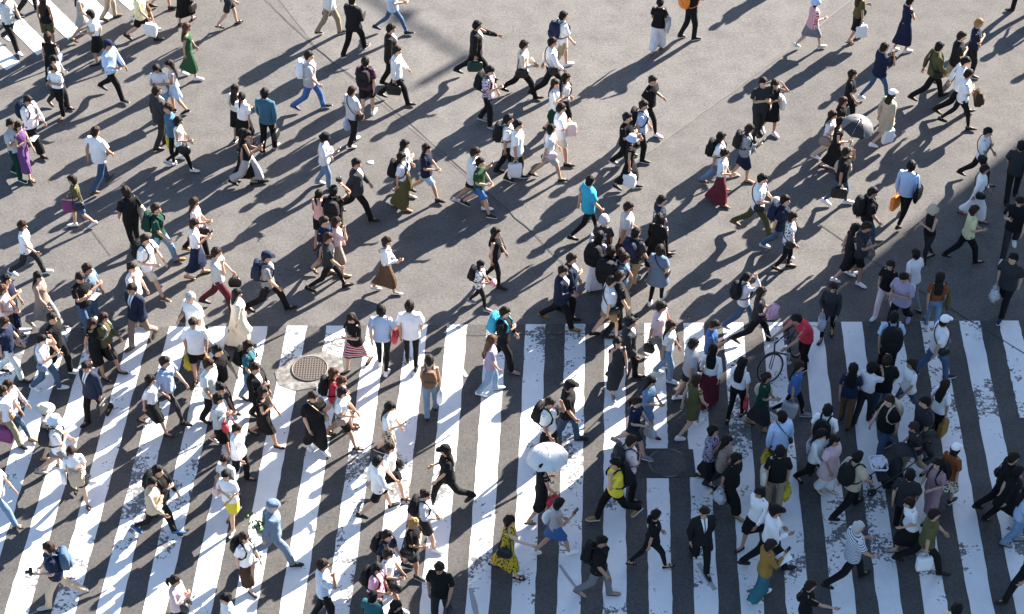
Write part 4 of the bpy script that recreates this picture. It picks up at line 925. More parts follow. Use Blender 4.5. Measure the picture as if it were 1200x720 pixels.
60 367 340 m;short hairblack;tee black;straight black;sneaker white;3 sw sw;;in black tee with green lanyard and white sneakers
50 393 350 m1.58;short hairblack;tee white;straight denim;sneaker white;3 ea ph;xr:bluegrey;in white tee with small denim bag
108 374 335 w;long hairbrown;dress black;knee black;flat black;3 sw sw;;in black dress beside dark olive jacket
121 367 345 w;long hairbrown;long olive;knee black;flat black;4 sw sw;bp:lightgrey;in dark olive jacket with pale grey bag
99 425 235 m1.66;short hairblack;jacket navy;straight black;flat black;3 ca ca;cl:black;in navy blazer holding a folded umbrella
176 440 345 w;long hairblack;tuck white;knee black;flat black;4 hg sw;;in white blouse and black skirt, left crossing
193 418 345 m;short hairblack;tee lightblue;slim charcoal;flat black;4 sw sw;xl:navy;in pale blue shirt behind the white blouse
53 474 10 w;bob hairbrown,sun cream;tee cream;knee beige;flat tan;2 sw sw;;in wide cream sun hat
64 487 10 m;short hairblack,bucket lightblue:plaid;tee white;shorts grey;sneaker grey;5 sw fo;bp:charcoal;in blue patterned hat and white tee
9 446 345 w;long hairbrown;long mauve:plaid;slim denim;flat tan;5 sw sw;sr:tan;in pink plaid shirt with tan bag, left edge
2 453 340 w;bob hairbrown;boxy white;straight khaki;sneaker black;4 sw ca;pr:magenta;in white top and khaki trousers, left edge
83 525 285 w;long hairbrown;tee white;mini black;sandal black;3 hg fo;tr:white;in white tee and black mini skirt, coat on arm
184 546 335 m;short hairblack;long black;straight black;flat black;4 sw fo;bp:black;in black jacket with backpack, lower left
178 560 350 m1.66;short hairblack;long beige;slim black;sneaker blue;5 fo sw;;in loose beige jacket and blue shoes
55 636 185 m;short hairbrown;tee navy;straight beige;sneaker lightgrey;4 hg sw;bp:denim;in dark polo and beige trousers holding a camera
-9 545 345 w;long hairblack;tee white;straight lightdenim;sandal tan;5 sw sw;;in jeans and sandals, feet at left edge
728 291 60 w;bob hairbrown;tuck beige;straight charcoal;flat black;2 sw sw;;in beige top hidden among the dense group
1216 634 200 m;short hairblack;boxy black;straight black;flat black;5 sw sw;;at lower right corner with only a black shoe showing
1207 -52 200 m;short hairblack;tee grey;straight black;flat black;3 sw sw;;just outside the upper right corner, casting a shadow inward
1253 -58 180 m;short hairblack;tee navy;straight black;flat black;4 sw sw;;in navy beyond the upper right corner
1287 -30 190 w;bob hairblack;tee white;straight black;flat black;3 sw sw;;in white tee beyond the right edge
942 -95 10 m;short hairblack;tee white;straight navy;flat black;3 hg sw;;in white tee above the top edge
632 -128 10 m;short hairblack;tee grey;straight navy;flat black;3 sw sw;;in grey tee far above the top edge
716 -128 10 w;bob hairblack;tee cream;straight black;flat black;3 sw sw;;in cream tee far above the top edge
'''.strip().split('\n')
# ------------------------------------------------------------------ bags: one shape of each kind, in the wearer's own space
from mathutils import Matrix
def soft(mb, c, d, n=20, lv=7, sq=.45, taper=1.0, bulge=.12, amp=.0, seed=1):
    r = np.random.RandomState(seed); rings = []
    for i in range(lv):
        u = i / (lv - 1); z = c[2] + d[2] * (u - .5); k = (1 - abs(2 * u - 1) ** 4 * .16) * (1 + bulge * math.sin(math.pi * u) - bulge * .5) * (1 + (taper - 1) * u)
        q = ring((c[0], c[1], z), d[0] / 2 * k, d[1] / 2 * k, n, sq=sq)
        rings.append([p + r.normal(size=3) * amp for p in q])
    mb.loft(rings)
def bag_meshes():
    B = {}
    for big in (0, 1):
        k = 1.28 if big else 1.0; mb = MB(); soft(mb, (-.215 - .03 * big, 0, 1.22 - .03 * big), (.17 * k, .31 * k, .44 * k), bulge=.25, amp=.004); body = mb.mesh('backpack', [M['canvas']])
        mb = MB(); soft(mb, (-.31 - .055 * big, 0, 1.13 - .04 * big), (.06, .23 * k, .2 * k), lv=5, bulge=.3); pk = mb.mesh('pocket', [M['canvas']])
        st = []
        for s in (1, -1):
            mb = MB(); mb.tube([(-.14, s * .07, 1.40), (-.09, s * .085, 1.462), (-.01, s * .092, 1.475), (.075, s * .1, 1.42), (.138, s * .108, 1.32), (.13, s * .135, 1.2), (.06, s * .178, 1.1), (-.06, s * .175, 1.05), (-.15, s * .13, 1.04)], .022, 6, flat=.4); st.append(mb.mesh('strap', [M['canvas']]))
        mb = MB(); mb.tube([(-.15, .035, 1.43), (-.17, .03, 1.475), (-.17, -.03, 1.475), (-.15, -.035, 1.43)], .008, 5); hd = mb.mesh('handle', [M['canvas']])
        B['bq' if big else 'bp'] = (2, body, [('pocket', pk), ('strap', st[0]), ('strap', st[1]), ('handle', hd)])
    for side, s in (('l', 1), ('r', -1)):
        y = s * .27
        mb = MB(); soft(mb, (-.02, y, .93), (.32, .12, .24), bulge=.25, taper=.86, amp=.003); b1 = mb.mesh('shoulder_bag', [M['leather']])
        mb = MB(); mb.tube([(.11, y, 1.02), (.08, s * .2, 1.25), (.0, s * .135, 1.465), (-.06, s * .135, 1.45), (-.1, s * .2, 1.25), (-.14, y, 1.02)], .013, 5, flat=.5); s1 = mb.mesh('strap', [M['leather']])
        mb = MB(); mb.tube([(-.15, y + s * .052, .985), (-.02, y + s * .066, .955), (.11, y + s * .052, .985)], .012, 5); f1 = mb.mesh('flap', [M['leather']])
        B['s' + side] = (2, b1, [('strap', s1), ('flap', f1)])
        mb = MB(); soft(mb, (-.03, y, .93), (.36, .1, .36), bulge=.2, taper=1.08, amp=.006, sq=.5); b2 = mb.mesh('tote_bag', [M['canvas']])
        hs = []
        for o in (.02, -.02):
            mb = MB(); mb.tube([(.08, y + o, 1.09), (.05, s * .2 + o, 1.27), (-.01, s * .145, 1.468), (-.07, s * .2 + o, 1.27), (-.13, y + o, 1.09)], .012, 5, flat=.5); hs.append(mb.mesh('strap', [M['canvas']]))
        B['t' + side] = (2, b2, [('strap', h) for h in hs])
        mb = MB(); soft(mb, (.03, s * .225, .93), (.23, .08, .17), bulge=.15); b3 = mb.mesh('crossbody_bag', [M['leather']])
        mb = MB(); pts = []
        for t in range(14):
            a = 2 * math.pi * t / 14; h = (1 + math.cos(a)) / 2
            zz = .99 + .48 * h ** .8; yy = -s * .1 * h + s * .2 * (1 - h); xx = math.sin(a) * (.145 + .02 * math.sin(math.pi * h)); pts.append((xx, yy, zz))
        mb.tube(pts, .014, 5, flat=.5, closed=True); s3 = mb.mesh('strap', [M['leather']])
        B['x' + side] = (2, b3, [('strap', s3)])
    def hung(name, d, m, loop, taper, amp, bulge=.15, extra=None, sq=.45, low=.16, sides=True):
        mb = MB(); soft(mb, (0, 0, -low - d[2] / 2), d, bulge=bulge, taper=taper, amp=amp, sq=sq, lv=8); b_ = mb.mesh(name, [m]); ch = []
        for o in ((-1, 1) if sides else (0,)):
            mb = MB(); w = d[0] * .2; mb.tube([(-w, o * d[1] * .3, -low - .02), (-w * .8, o * .012, -low * .35), (0, o * .01, -.005), (w * .8, o * .012, -low * .35), (w, o * d[1] * .3, -low - .02)], loop, 5); ch.append(('handle', mb.mesh('handle', [m])))
        return (None, b_, ch + (extra or []))
    B['e'] = hung('handbag', (.3, .13, .23), M['leather'], .008, .85, .002, .2); B['h'] = hung('handbag', (.3, .12, .24), M['leather'], .009, .85, .002, .2, low=.11)
    mb = MB(); mb.box((0, .056, -.17), (.1, .012, .03)); cl = mb.mesh('clasp', [M['metal']], False)
    B['c'] = hung('briefcase', (.4, .1, .29), M['leather'], .011, 1.0, .0, .04, [('clasp', cl)], .3, .07, False)
    B['p'] = hung('shopping_bag', (.34, .13, .38), M['paper'], .005, 1.03, .004, -.06, None, .22, .12)
    B['v'] = hung('plastic_bag', (.3, .2, .38), M['film'], .014, .55, .013, .35, None, .7, .08)
    mb = MB(); mb.box((0, 0, 0), (.075, .008, .15)); ph = mb.mesh('smartphone', [M['dark_metal']], False); mb = MB(); mb.box((0, .0055, 0), (.066, .003, .138)); sc = mb.mesh('screen', [M['glass_screen']], False)
    B['ph'] = (None, ph, [('screen', sc)])
    return B
BAGS = bag_meshes()
BAGNAME = dict(b='backpack', s='shoulder bag', t='tote bag', x='crossbody bag', e='handbag', h='handbag', c='briefcase', p='shopping bag', v='carrier bag')
CWORD = dict(denim='blue', darkbrown='dark brown', lightgrey='pale grey', lightblue='pale blue', darkgreen='dark green', bluegrey='blue grey', palepink='pale pink', silver='clear plastic', paleyellow='pale yellow', charcoal='dark grey', stripes='blue striped', mustard='yellow', magenta='magenta')
M['stripes'] = own_color('striped paper', .7, .2, 0.1, 8, .04, 'stripe', second=(.12, .32, .75))
for kx in ('p',):
    me = BAGS[kx][1].copy(); me.materials[0] = M['stripes']; BAGS['stripes'] = (None, me, BAGS[kx][2])

def put_thing(name, spec, matrix, color, label, cat, group):
    _, body, parts = spec
    o = link(name, body, None, color); o.matrix_world = matrix; tag(o, label, cat, group)
    for n, me in parts: link(n, me, o, color)
    return o
def rest_attr(o):
    m = o.data; n = len(m.vertices); q = np.zeros(n * 3, np.float32); m.vertices.foreach_get('co', q); a = m.attributes.new('rest', 'FLOAT_VECTOR', 'POINT'); a.data.foreach_set('vector', q); return o
PM = {}                                              # what each person is: label -> placement, pose
def col(name, rnd=None):
    c = PAL[name]
    if rnd is None: return c
    k = rnd.uniform(.82, 1.15); return tuple(min(.82, x * k * rnd.uniform(.97, 1.03)) for x in c)
SKINS = [(.50, .30, .205), (.45, .26, .175), (.55, .345, .245), (.40, .225, .15)]
HEM = dict(mini=.60, knee=.47, midi=.29, maxi=.13)
def person(line, idx):
    head, hair, top, bottom, shoes, ps, bags, label = line.split(';')
    rnd = random.Random(1000 + idx * 7)
    hx, hy, hd, typ = head.split(); hx, hy, hd = float(hx), float(hy), float(hd)
    fem = 1 if typ[0] == 'w' else 0
    h = float(typ[1:]) if len(typ) > 1 else (rnd.uniform(1.55, 1.63) if fem else rnd.uniform(1.68, 1.76))
    sc = h / 1.70
    p = ps.split(); A = (0, .08, .19, .30, .40, .47)[int(p[0])] + rnd.uniform(-.03, .03); bend = 0.0; passing = False
    for x in p[3:]:
        if x[0] == 'b': bend = float(x[1:])
        if x == 'p': passing = True
    if bottom.split()[0] in ('midi', 'maxi'): A *= .72
    if p[1] == 'sw' and p[2] in ('hg', 'ph', 'fo', 'ea') or rnd.random() < .5: A = -A
    down = .28 if 'ph' in p[1:3] else rnd.uniform(-.02, .16)
    G, Tn, P = pose(fem, A, (p[1], p[2]), rnd, .05 + .06 * abs(A), (rnd.uniform(-.3, .3), down), bend, passing)
    low = min((T['sneaker' + n, fem].V @ G[i].T + Tn[i])[:, 2].min() for n, i in (('L', 13), ('R', 16))); dz = -low
    # stand the figure where its head is seen, turned its way
    ht = G[4] @ np.array((.0, 0, 1.73)) + Tn[4]; rz = R(hd + rnd.uniform(-6, 6)); ht = np.array((ht[0], ht[1], ht[2] + dz)) * sc
    w = un(hx, hy, ht[2]); c, s = math.cos(rz), math.sin(rz)
    loc = (w[0] - (c * ht[0] - s * ht[1]), w[1] - (s * ht[0] + c * ht[1]), 0)
    mw = Matrix.Translation(loc) @ Matrix.Rotation(rz, 4, 'Z') @ Matrix.Scale(sc, 4)
    t = T['body', fem]; body = instance(t, 'person', skin(t, G, Tn, dz), [M['skin'], M['eye'], M['lip']], None, rnd.choice(SKINS)); body.matrix_world = mw
    tag(body, 'person ' + label, 'person', 'people walking over the crossing')
    # hair and hat
    hh = hair.split(','); kind, hc = hh[0].split(); hc = 'hairdark' if hc == 'hairblack' and rnd.random() < .45 else hc; t = T['hair under hat' if len(hh) > 1 else 'hair', kind]
    o = instance(t, 'hair', skin(t, G, Tn, dz), [M['hair']], body, col(hc, rnd))
    if len(hh) > 1:
        a = hh[1].replace(':', ' ').split(); k, hcx = a[0], a[1]; t = T['hat', k]
        instance(t, 'hat', skin(t, G, Tn, dz), [M['straw'] if k in ('sun',) or hcx == 'beige' else M['plaid'] if len(a) > 2 else M['cloth']], body, col(hcx))
    # top
    q = top.split(); kind = q[0]; cc = q[1].split(':'); pat = M[cc[1]] if len(cc) > 1 else M['cloth']; dress = kind == 'dress' or (kind == 'bodice')
    tc = col(cc[0], rnd); key = 'bodice' if dress else kind; t = T[key, fem]; tv = skin(t, G, Tn, dz)
    b_ = bottom.split(); bk = b_[0]; bc = b_[1].split(':'); bpat = M[bc[1]] if len(bc) > 1 else (M['denim'] if 'denim' in bc[0] else M['cloth']); bcol = col(bc[0], rnd)
    bw, bh = (.092, .14) if fem else (.1, .15)
    if bk in HEM:
        sv, sf = skirt(P, dz, 1.03 + dz, HEM[bk], fem, {'mini': .03, 'knee': .035, 'midi': .04, 'maxi': .04}[bk], idx, .012, bw, bh)
    if dress:
        mb = MB(); mb.add(tv, t.F); mb.add(sv, sf); rest_attr(mb.build('dress', [pat], body, tc))
    else:
        o = instance(t, {'jacket': 'jacket', 'coat': 'coat', 'tank': 'top', 'tunic': 'tunic'}.get(key, 'shirt'), tv, [M['suit'] if key == 'jacket' else pat, M['shirt']], body, tc)
        if bk in HEM: mb = MB(); mb.add(sv, sf); rest_attr(mb.build('skirt', [bpat], body, bcol))
        else: t = T[bk, fem]; instance(t, 'shorts' if bk == 'shorts' else 'trousers', skin(t, G, Tn, dz), [bpat], body, bcol)
    q = shoes.split(); sk = q[0]; sole = M['sole_white'] if sk == 'sneaker' and rnd.random() < .7 else M['rubber']
    for n in 'LR':
        t = T[sk + n, fem]; instance(t, 'shoe', skin(t, G, Tn, dz), [M['shoe'], sole], body, col(q[1], rnd))
    PM[label] = dict(mw=mw, P=P, dz=dz, G=G, T=Tn, rz=rz, sc=sc, fem=fem, rnd=rnd)
    def local(v): return mw @ Matrix.Translation((v[0], v[1], v[2] + dz)).to_translation()
    # bags and phones are things of their own, at the place where they are worn or held
    for x in bags.split():
        code, bcn = x.split(':'); k = code[0]; side = code[1].upper(); word = CWORD.get(bcn, bcn) + ' ' + BAGNAME[k]
        bcolr = PAL.get(bcn, PAL['white']); lab = '%s with the person %s' % (word, label); nm = BAGNAME[k].replace(' ', '_'); grp = BAGNAME[k] + 's carried over the crossing'
        if k in 'bstx':
            spec = BAGS[code if k in 'stx' else code]; g, tt = G[2], Tn[2]
            if k in 'stx':                            # hang from the shoulder, upright
                shx = P['shL' if side == 'L' else 'shR'] if k in 'st' else P['chest']; rest = skeleton(fem)['shL' if side == 'L' else 'shR'] if k in 'st' else skeleton(fem)['chest']
                tt = shx - rest; g = np.eye(3)
            m4 = Matrix.Identity(4)
            for i in range(3):
                for j in range(3): m4[i][j] = g[i][j]
                m4[i][3] = tt[i]
            m4[2][3] += dz; mt = mw @ m4
        else:
            hp = P['el' + side] * .35 + P['wr' + side] * .65 if k == 'e' else P['ha' + side]
            spec = BAGS['stripes'] if bcn == 'stripes' else BAGS[k]; z = hp[2] + dz; hgt = {'e': .4, 'h': .36, 'c': .37, 'p': .5, 'v': .47}[k]; s_ = min(1.0, max(.55, (z * sc - .03) / hgt)); s_ *= rnd.uniform(.88, 1.0)
            mt = Matrix.Translation(local(hp)) @ Matrix.Rotation(rz + rnd.uniform(-.35, .35), 4, 'Z') @ Matrix.Rotation(rnd.uniform(-.12, .12), 4, 'Y') @ Matrix.Scale(s_, 4)
        put_thing(nm, spec, mt, bcolr, lab, BAGNAME[k], grp)
    for i, n in enumerate('LR'):
        if p[1 + i] == 'ph' and 'white paper' not in label:
            hp = P['ha' + n]; m4 = mw.to_3x3().normalized().to_4x4(); s = 1 if n == 'L' else -1
            mt = Matrix.Translation(local(hp + np.array((.02, -s * .02, .05)))) @ m4 @ Matrix.Rotation(R(90), 4, 'Z') @ Matrix.Rotation(.7, 4, 'X')
            put_thing('smartphone', BAGS['ph'], mt, (.03, .03, .035), 'phone held by the person ' + label, 'phone', 'phones in the hands of walkers')
for i, line in enumerate(PEOPLE): person(line, i)
def who(start):
    for k in PM:
        if k.startswith(start): return PM[k]
    raise KeyError(start)
def at(start, key, off=(0, 0, 0)):
    d = who(start); v = d['P'][key] + np.array(off); return d['mw'] @ Matrix.Translation((v[0], v[1], v[2] + d['dz'])).to_translation()
# ------------------------------------------------------------------ umbrellas, bicycle, stroller and the other things people hold
def umbrella(start, hand, color, inner, label, tilt, gores=8, rad=.5, shift=(0, 0, 0)):
    d = who(start); hp = at(start, 'ha' + hand); e = bpy.data.objects.new('umbrella', None); COL.objects.link(e); e.location = [a + b_ for a, b_ in zip(hp, shift)]
    e.rotation_euler = (tilt[0], tilt[1], 0.3); tag(e, label, 'umbrella', 'open umbrellas')
    top = .74; mb = MB(); V = [(0, 0, top)]; n = gores * 4; lv = 6
    for i in range(1, lv + 1):
        u = i / lv
        for k in range(n):
            t = 2 * math.pi * k / n; sag = abs(math.sin(t * gores / 2)); r = rad * math.sin(u * 1.25) / math.sin(1.25) * (1 - .055 * sag * u); z = top - .27 * (1 - math.cos(u * 1.25)) / (1 - math.cos(1.25)) + .022 * sag * u * u
            V.append((r * math.cos(t), r * math.sin(t), z))
    F = [(0, 1 + k, 1 + (k + 1) % n) for k in range(n)]
    for i in range(lv - 1):
        for k in range(n): F.append((1 + i * n + k, 1 + (i + 1) * n + k, 1 + (i + 1) * n + (k + 1) % n, 1 + i * n + (k + 1) % n))
    L = len(V); V2 = V + [(v[0] * .985, v[1] * .985, v[2] - .004) for v in V]; F2 = F + [tuple(i + L for i in f[::-1]) for f in F]
    mb.add(V2, F2, 0)
    mi = [0] * len(F)
    if inner: mi = [1 if (i < n and (i // 4) in inner) or (i >= n and (((i - n) % n) // 4) in inner) else 0 for i in range(len(F))]
    mb.mi = mi + [1 if inner else 0] * len(F)
    dark = M['um_dark']; canopy = mb.build('canopy', [M['um_cloth'], dark], e, color); 
    for k in range(gores):
        t = 2 * math.pi * k / gores; mb = MB(); mb.tube([(math.cos(t) * rad * math.sin(u * 1.25) / math.sin(1.25), math.sin(t) * rad * math.sin(u * 1.25) / math.sin(1.25), top - .27 * (1 - math.cos(u * 1.25)) / (1 - math.cos(1.25)) + .003) for u in (.02, .3, .6, .85, 1.0)], .004, 4); mb.build('rib', [M['metal']], e)
    mb = MB(); mb.tube([(0, 0, -.05), (0, 0, top + .06)], .007, 6); mb.build('shaft', [M['metal']], e)
    mb = MB(); mb.tube([(0, 0, -.02), (0, 0, -.12), (.02, 0, -.16), (.06, 0, -.16), (.075, 0, -.12)], .014, 7); mb.build('handle', [M['dark_metal']], e)
    return e
M['um_cloth'] = own_color('umbrella cloth', .6, .3, .1, 10, .05); M['um_dark'] = plain('dark umbrella cloth', (.03, .03, .033), .8)
# the two who carry them
person('637 541 20 w1.58;bob hairblack;dress black;knee black;sandal brown;3 hg sw;er:red;in black dress hidden under the pale blue umbrella', 400)
person('987 138 350 w1.58;bob hairblack;dress black;midi black;flat black;3 sw hg;;in black dress hidden under the grey umbrella', 401)
umbrella('in black dress hidden under the pale blue', 'L', (.6, .6, .6), None, 'open pale blue umbrella over a person in black on the stripes', (-.12, -.06), rad=.42, shift=(-.09, -.02, -.02))
umbrella('in black dress hidden under the grey', 'R', (.13, .128, .126), (4, 5), 'open grey and black umbrella tilted among the walkers at upper right', (.18, .12), rad=.4)

def bicycle(px, py, heading, label):
    e = bpy.data.objects.new('bicycle', None); COL.objects.link(e); fw = un(px, py, .34); rz = R(heading); c, s = math.cos(rz), math.sin(rz)
    e.location = (fw[0] - .53 * c, fw[1] - .53 * s, 0); e.rotation_euler = (.24, 0, rz); tag(e, label, 'bicycle')
    def steer(o, yaw=R(-20)):                         # the front wheel and bar are turned
        if o.parent is e: o.location = (.42 - .42 * math.cos(yaw), -.42 * math.sin(yaw), 0); o.rotation_euler[2] = yaw
    for x in (.53, -.53):
        r = .33; mb = MB(); mb.tube([(x + r * math.cos(k * math.pi / 18), 0, .345 + r * math.sin(k * math.pi / 18)) for k in range(36)], .019, 8, closed=True); w = mb.build('wheel', [M['rubber']], e)
        mb = MB(); mb.tube([(x + .305 * math.cos(k * math.pi / 18), 0, .345 + .305 * math.sin(k * math.pi / 18)) for k in range(36)], .009, 5, closed=True); mb.build('rim', [M['metal']], w)
        mb = MB(); mb.tube([(x, -.04, .345), (x, .04, .345)], .02, 8)
        for k in range(20): a = k * math.pi / 10; mb.tube([(x, .02 * (-1) ** k, .345), (x + .3 * math.cos(a), 0, .345 + .3 * math.sin(a))], .0014, 3)
        mb.build('spokes', [M['metal']], w)
        if x > 0: steer(w)
    mb = MB(); fr = dict(bb=(-.1, 0, .29), st=(-.22, 0, .8), hd=(.3, 0, .83), hb=(.35, 0, .66), ra=(-.53, 0, .345))
    for a, b_, r in (('bb', 'st', .017), ('hb', 'bb', .019), ('st', 'hd', .017), ('hd', 'hb', .02), ('bb', 'ra', .011), ('st', 'ra', .01)): mb.tube([fr[a], fr[b_]], r, 8)
    mb.build('frame', [M['dark_metal']], e)
    mb = MB()
    for o in (.035, -.035): mb.tube([(.355, o, .68), (.4, o, .6), (.53, o, .345)], .011, 6)
    steer(mb.build('fork', [M['dark_metal']], e))
    mb = MB(); mb.tube([(.3, 0, .83), (.27, 0, .96)], .014, 6); mb.tube([(.12, .29, .99), (.25, .24, .98), (.3, .08, .965), (.3, -.08, .965), (.25, -.24, .98), (.12, -.29, .99)], .011, 6); h = mb.build('handlebar', [M['metal']], e)
    for o in (1, -1): mb = MB(); mb.tube([(.22, o * .253, .982), (.11, o * .293, .99)], .017, 7); mb.build('grip', [M['rubber']], h)
    mb = MB(); mb.loft([ring((x, 0, z), .028, w, 12, (0, 0, 1), (0, 1, 0)) for x, z, w in ((-.38, .9, .05), (-.34, .905, .085), (-.25, .9, .06), (-.14, .895, .025), (-.1, .89, .012))]); mb.tube([(-.22, 0, .78), (-.24, 0, .89)], .013, 6); mb.build('saddle', [M['rubber']], e)
    mb = MB(); mb.tube([(-.1, -.05, .29), (-.1, .05, .29)], .05, 14); mb.tube([(-.1, .06, .29), (.03, .07, .2)], .01, 5); mb.tube([(-.1, -.06, .29), (-.23, -.07, .38)], .01, 5); mb.box((.04, .11, .2), (.09, .08, .02)); mb.box((-.24, -.11, .38), (.09, .08, .02)); mb.build('crankset', [M['metal']], e, smooth=False)
    mb = MB(); 
    for x in (.53, -.53):
        mb2 = MB(); mb2.loft([ring((x + .365 * math.cos(a), 0, .345 + .365 * math.sin(a)), .006, .026, 6, (math.cos(a), 0, math.sin(a)), (0, 1, 0)) for a in [R(q) for q in (range(40, 150, 12) if x > 0 else range(20, 170, 12))]]); g_ = mb2.build('mudguard', [M['dark_metal']], e)
        if x > 0: steer(g_)
bicycle(908, 434, 232, 'black bicycle held by the bending person in the red tee')

def stroller(px, py, heading, label):
    e = bpy.data.objects.new('stroller', None); COL.objects.link(e); e.location = tuple(un(px, py)); e.rotation_euler[2] = R(heading); tag(e, label, 'stroller')
    for x, y in ((.32, .2), (.32, -.2), (-.28, .24), (-.28, -.24)):
        r = .1 if x > 0 else .13; mb = MB(); mb.tube([(x + r * .8 * math.cos(k * math.pi / 10), y, r + r * .8 * math.sin(k * math.pi / 10)) for k in range(20)], r * .2, 6, closed=True); mb.tube([(x, y - .02, r), (x, y + .02, r)], r * .35, 10); mb.build('wheel', [M['rubber']], e)
    mb = MB()
    for y in (.22, -.22): mb.tube([(.32, y * .9, .12), (-.05, y, .5), (-.42, y, .92)], .013, 6); mb.tube([(-.28, y * 1.08, .14), (-.1, y, .4), (.12, y, .62)], .013, 6)
    mb.tube([(.32, -.2, .12), (.32, .2, .12)], .011, 6); mb.tube([(-.42, -.22, .92), (-.47, -.2, .99), (-.47, .2, .99), (-.42, .22, .92)], .016, 6); mb.build('frame', [M['dark_metal']], e)
    mb = MB(); mb.loft([ring((x, 0, z), .02, w, 12, (.5, 0, 1), (0, 1, 0), .5) for x, z, w in ((.22, .36, .16), (.1, .38, .19), (-.05, .4, .2))]); mb.loft([ring((x, 0, z), .025, w, 12, (1, 0, .5), (0, 1, 0), .5) for x, z, w in ((-.05, .4, .2), (-.14, .6, .19), (-.22, .8, .17))]); mb.build('seat', [M['canvas']], e, PAL['charcoal'])
    mb = MB(); mb.tube([(.1, .2, .72), (.35, .19, .74), (.38, .15, .74), (.38, -.15, .74), (.35, -.19, .74), (.1, -.2, .72), (.07, -.15, .72), (.07, .15, .72)], .02, 8, closed=True); mb.build('tray', [M['white_plastic']], e)
    mb = MB()
    for y in (.2, -.2): mb.tube([(.12, y, .62), (.1, y, .72)], .014, 6)
    mb.build('tray_bracket', [M['dark_metal']], e)
    mb = MB(); mb.box((-.1, 0, .22), (.4, .34, .12), top=1.15); mb.build('basket', [M['canvas']], e, PAL['black'], smooth=False)
    mb = MB(); n = 12
    mb.loft([ring((-.2 + .32 * math.sin(a), 0, .78 + .3 * math.cos(a)), .012, .21 * (1 - .1 * abs(a)), 10, (math.sin(a), 0, math.cos(a)), (0, 1, 0)) for a in [-.9 + .2 * i for i in range(8)]]); mb.build('canopy', [M['canvas']], e, PAL['charcoal'])
    return e
st_ = stroller(1037, 572, 185, 'dark stroller with a white framed tray pushed on the shaded stripes')
rag = MB(); r = np.random.RandomState(4); n = 12
V = [(x / n * .3 - .15, y / n * .26 - .13, .05 + .05 * math.sin(x * .9) * math.cos(y * .7) + r.uniform(-.015, .015)) for x in range(n + 1) for y in range(n + 1)]; V += [(a, b_, c - .02) for a, b_, c in V]; k = (n + 1) ** 2
F = [(x * (n + 1) + y, (x + 1) * (n + 1) + y, (x + 1) * (n + 1) + y + 1, x * (n + 1) + y + 1) for x in range(n) for y in range(n)]; rag.add(V, F + [tuple(i + k for i in f[::-1]) for f in F])
cl = rag.build('cloth', [M['cloth']], color=(.72, .74, .78)); cl.location = st_.matrix_world @ Matrix.Translation((0, 0, 0)).to_translation(); q = un(1030, 543, .72); cl.location = (q[0], q[1], .71); cl.rotation_euler[2] = .4; tag(cl, 'crumpled white cloth lying in the white tray of the stroller', 'cloth')

def holdable(name, mb, mats, color, loc, rot, label, cat, smooth=True):
    o = mb.build(name, mats, color=color, smooth=smooth); o.location = loc; o.rotation_euler = rot; return tag(o, label, cat)
# sun hat held behind the back
V, F = hat_shape('sun'); mb = MB(); mb.add(V - np.array((0, 0, 1.62)), F); holdable('sun_hat', mb, [M['straw']], (.78, .78, .78), at('in white tee holding a white sun hat', 'haL'), (.9, .3, .5), 'white sun hat held behind the back of a person in white', 'hat')
# closed umbrella
p_ = at('in navy blazer holding a folded', 'haR', (.0, 0, 0)); mb = MB(); mb.tube([(0, 0, .12), (0, 0, .0), (0, 0, -.05), (0, 0, -.3), (0, 0, -.5), (0, 0, -.58)], [.008, .012, .02, .034, .016, .005], 10)
o = holdable('folded_umbrella', mb, [M['um_dark']], None, p_, (.05, .12, 0), 'folded black umbrella hanging from the hand of the navy blazer', 'umbrella'); mb = MB(); mb.tube([(0, 0, .11), (.02, 0, .15), (.055, 0, .145), (.065, 0, .11)], .01, 6); mb.build('handle', [M['dark_metal']], o)
# helmet, brown bag, bundle, papers, camera, plants
mb = MB(); mb.ell((0, 0, 0), (.14, .12, .11), 16, 10); o = holdable('helmet', mb, [M['leather']], (.3, .29, .28), at('in white tee and olive trousers holding', 'haR', (.06, .04, .02)), (.3, .5, 0), 'grey rounded helmet held in front of the white tee', 'helmet'); mb = MB(); mb.loft([ring((.1, 0, .0), .03, .09, 10, (0, 0, 1), (0, 1, 0)), ring((.145, 0, -.01), .03, .08, 10, (0, 0, 1), (0, 1, 0))]); mb.build('visor', [M['glass_screen']], o)
mb = MB(); soft(mb, (0, 0, 0), (.2, .32, .4), bulge=.25, amp=.006); o = holdable('backpack', mb, [M['canvas']], PAL['darkbrown'], at('in white tee holding a brown bag', 'haL', (.08, -.1, .02)), (0, 0, who('in white tee holding a brown bag')['rz']), 'brown backpack carried in front by a person in white tee', 'backpack'); mb = MB(); soft(mb, (.12, 0, -.06), (.06, .22, .18), lv=5); mb.build('pocket', [M['canvas']], o, PAL['brown'])
mb = MB(); soft(mb, (0, 0, 0), (.2, .26, .36), bulge=.4, amp=.02, sq=.8, seed=3); holdable('bundle', mb, [M['cloth']], (.66, .4, .5), at('in dark grey tee hugging', 'haL', (.06, -.08, 0)), (.2, .3, who('in dark grey tee hugging')['rz']), 'pink cloth bundle hugged by a person in dark grey tee', 'bundle')
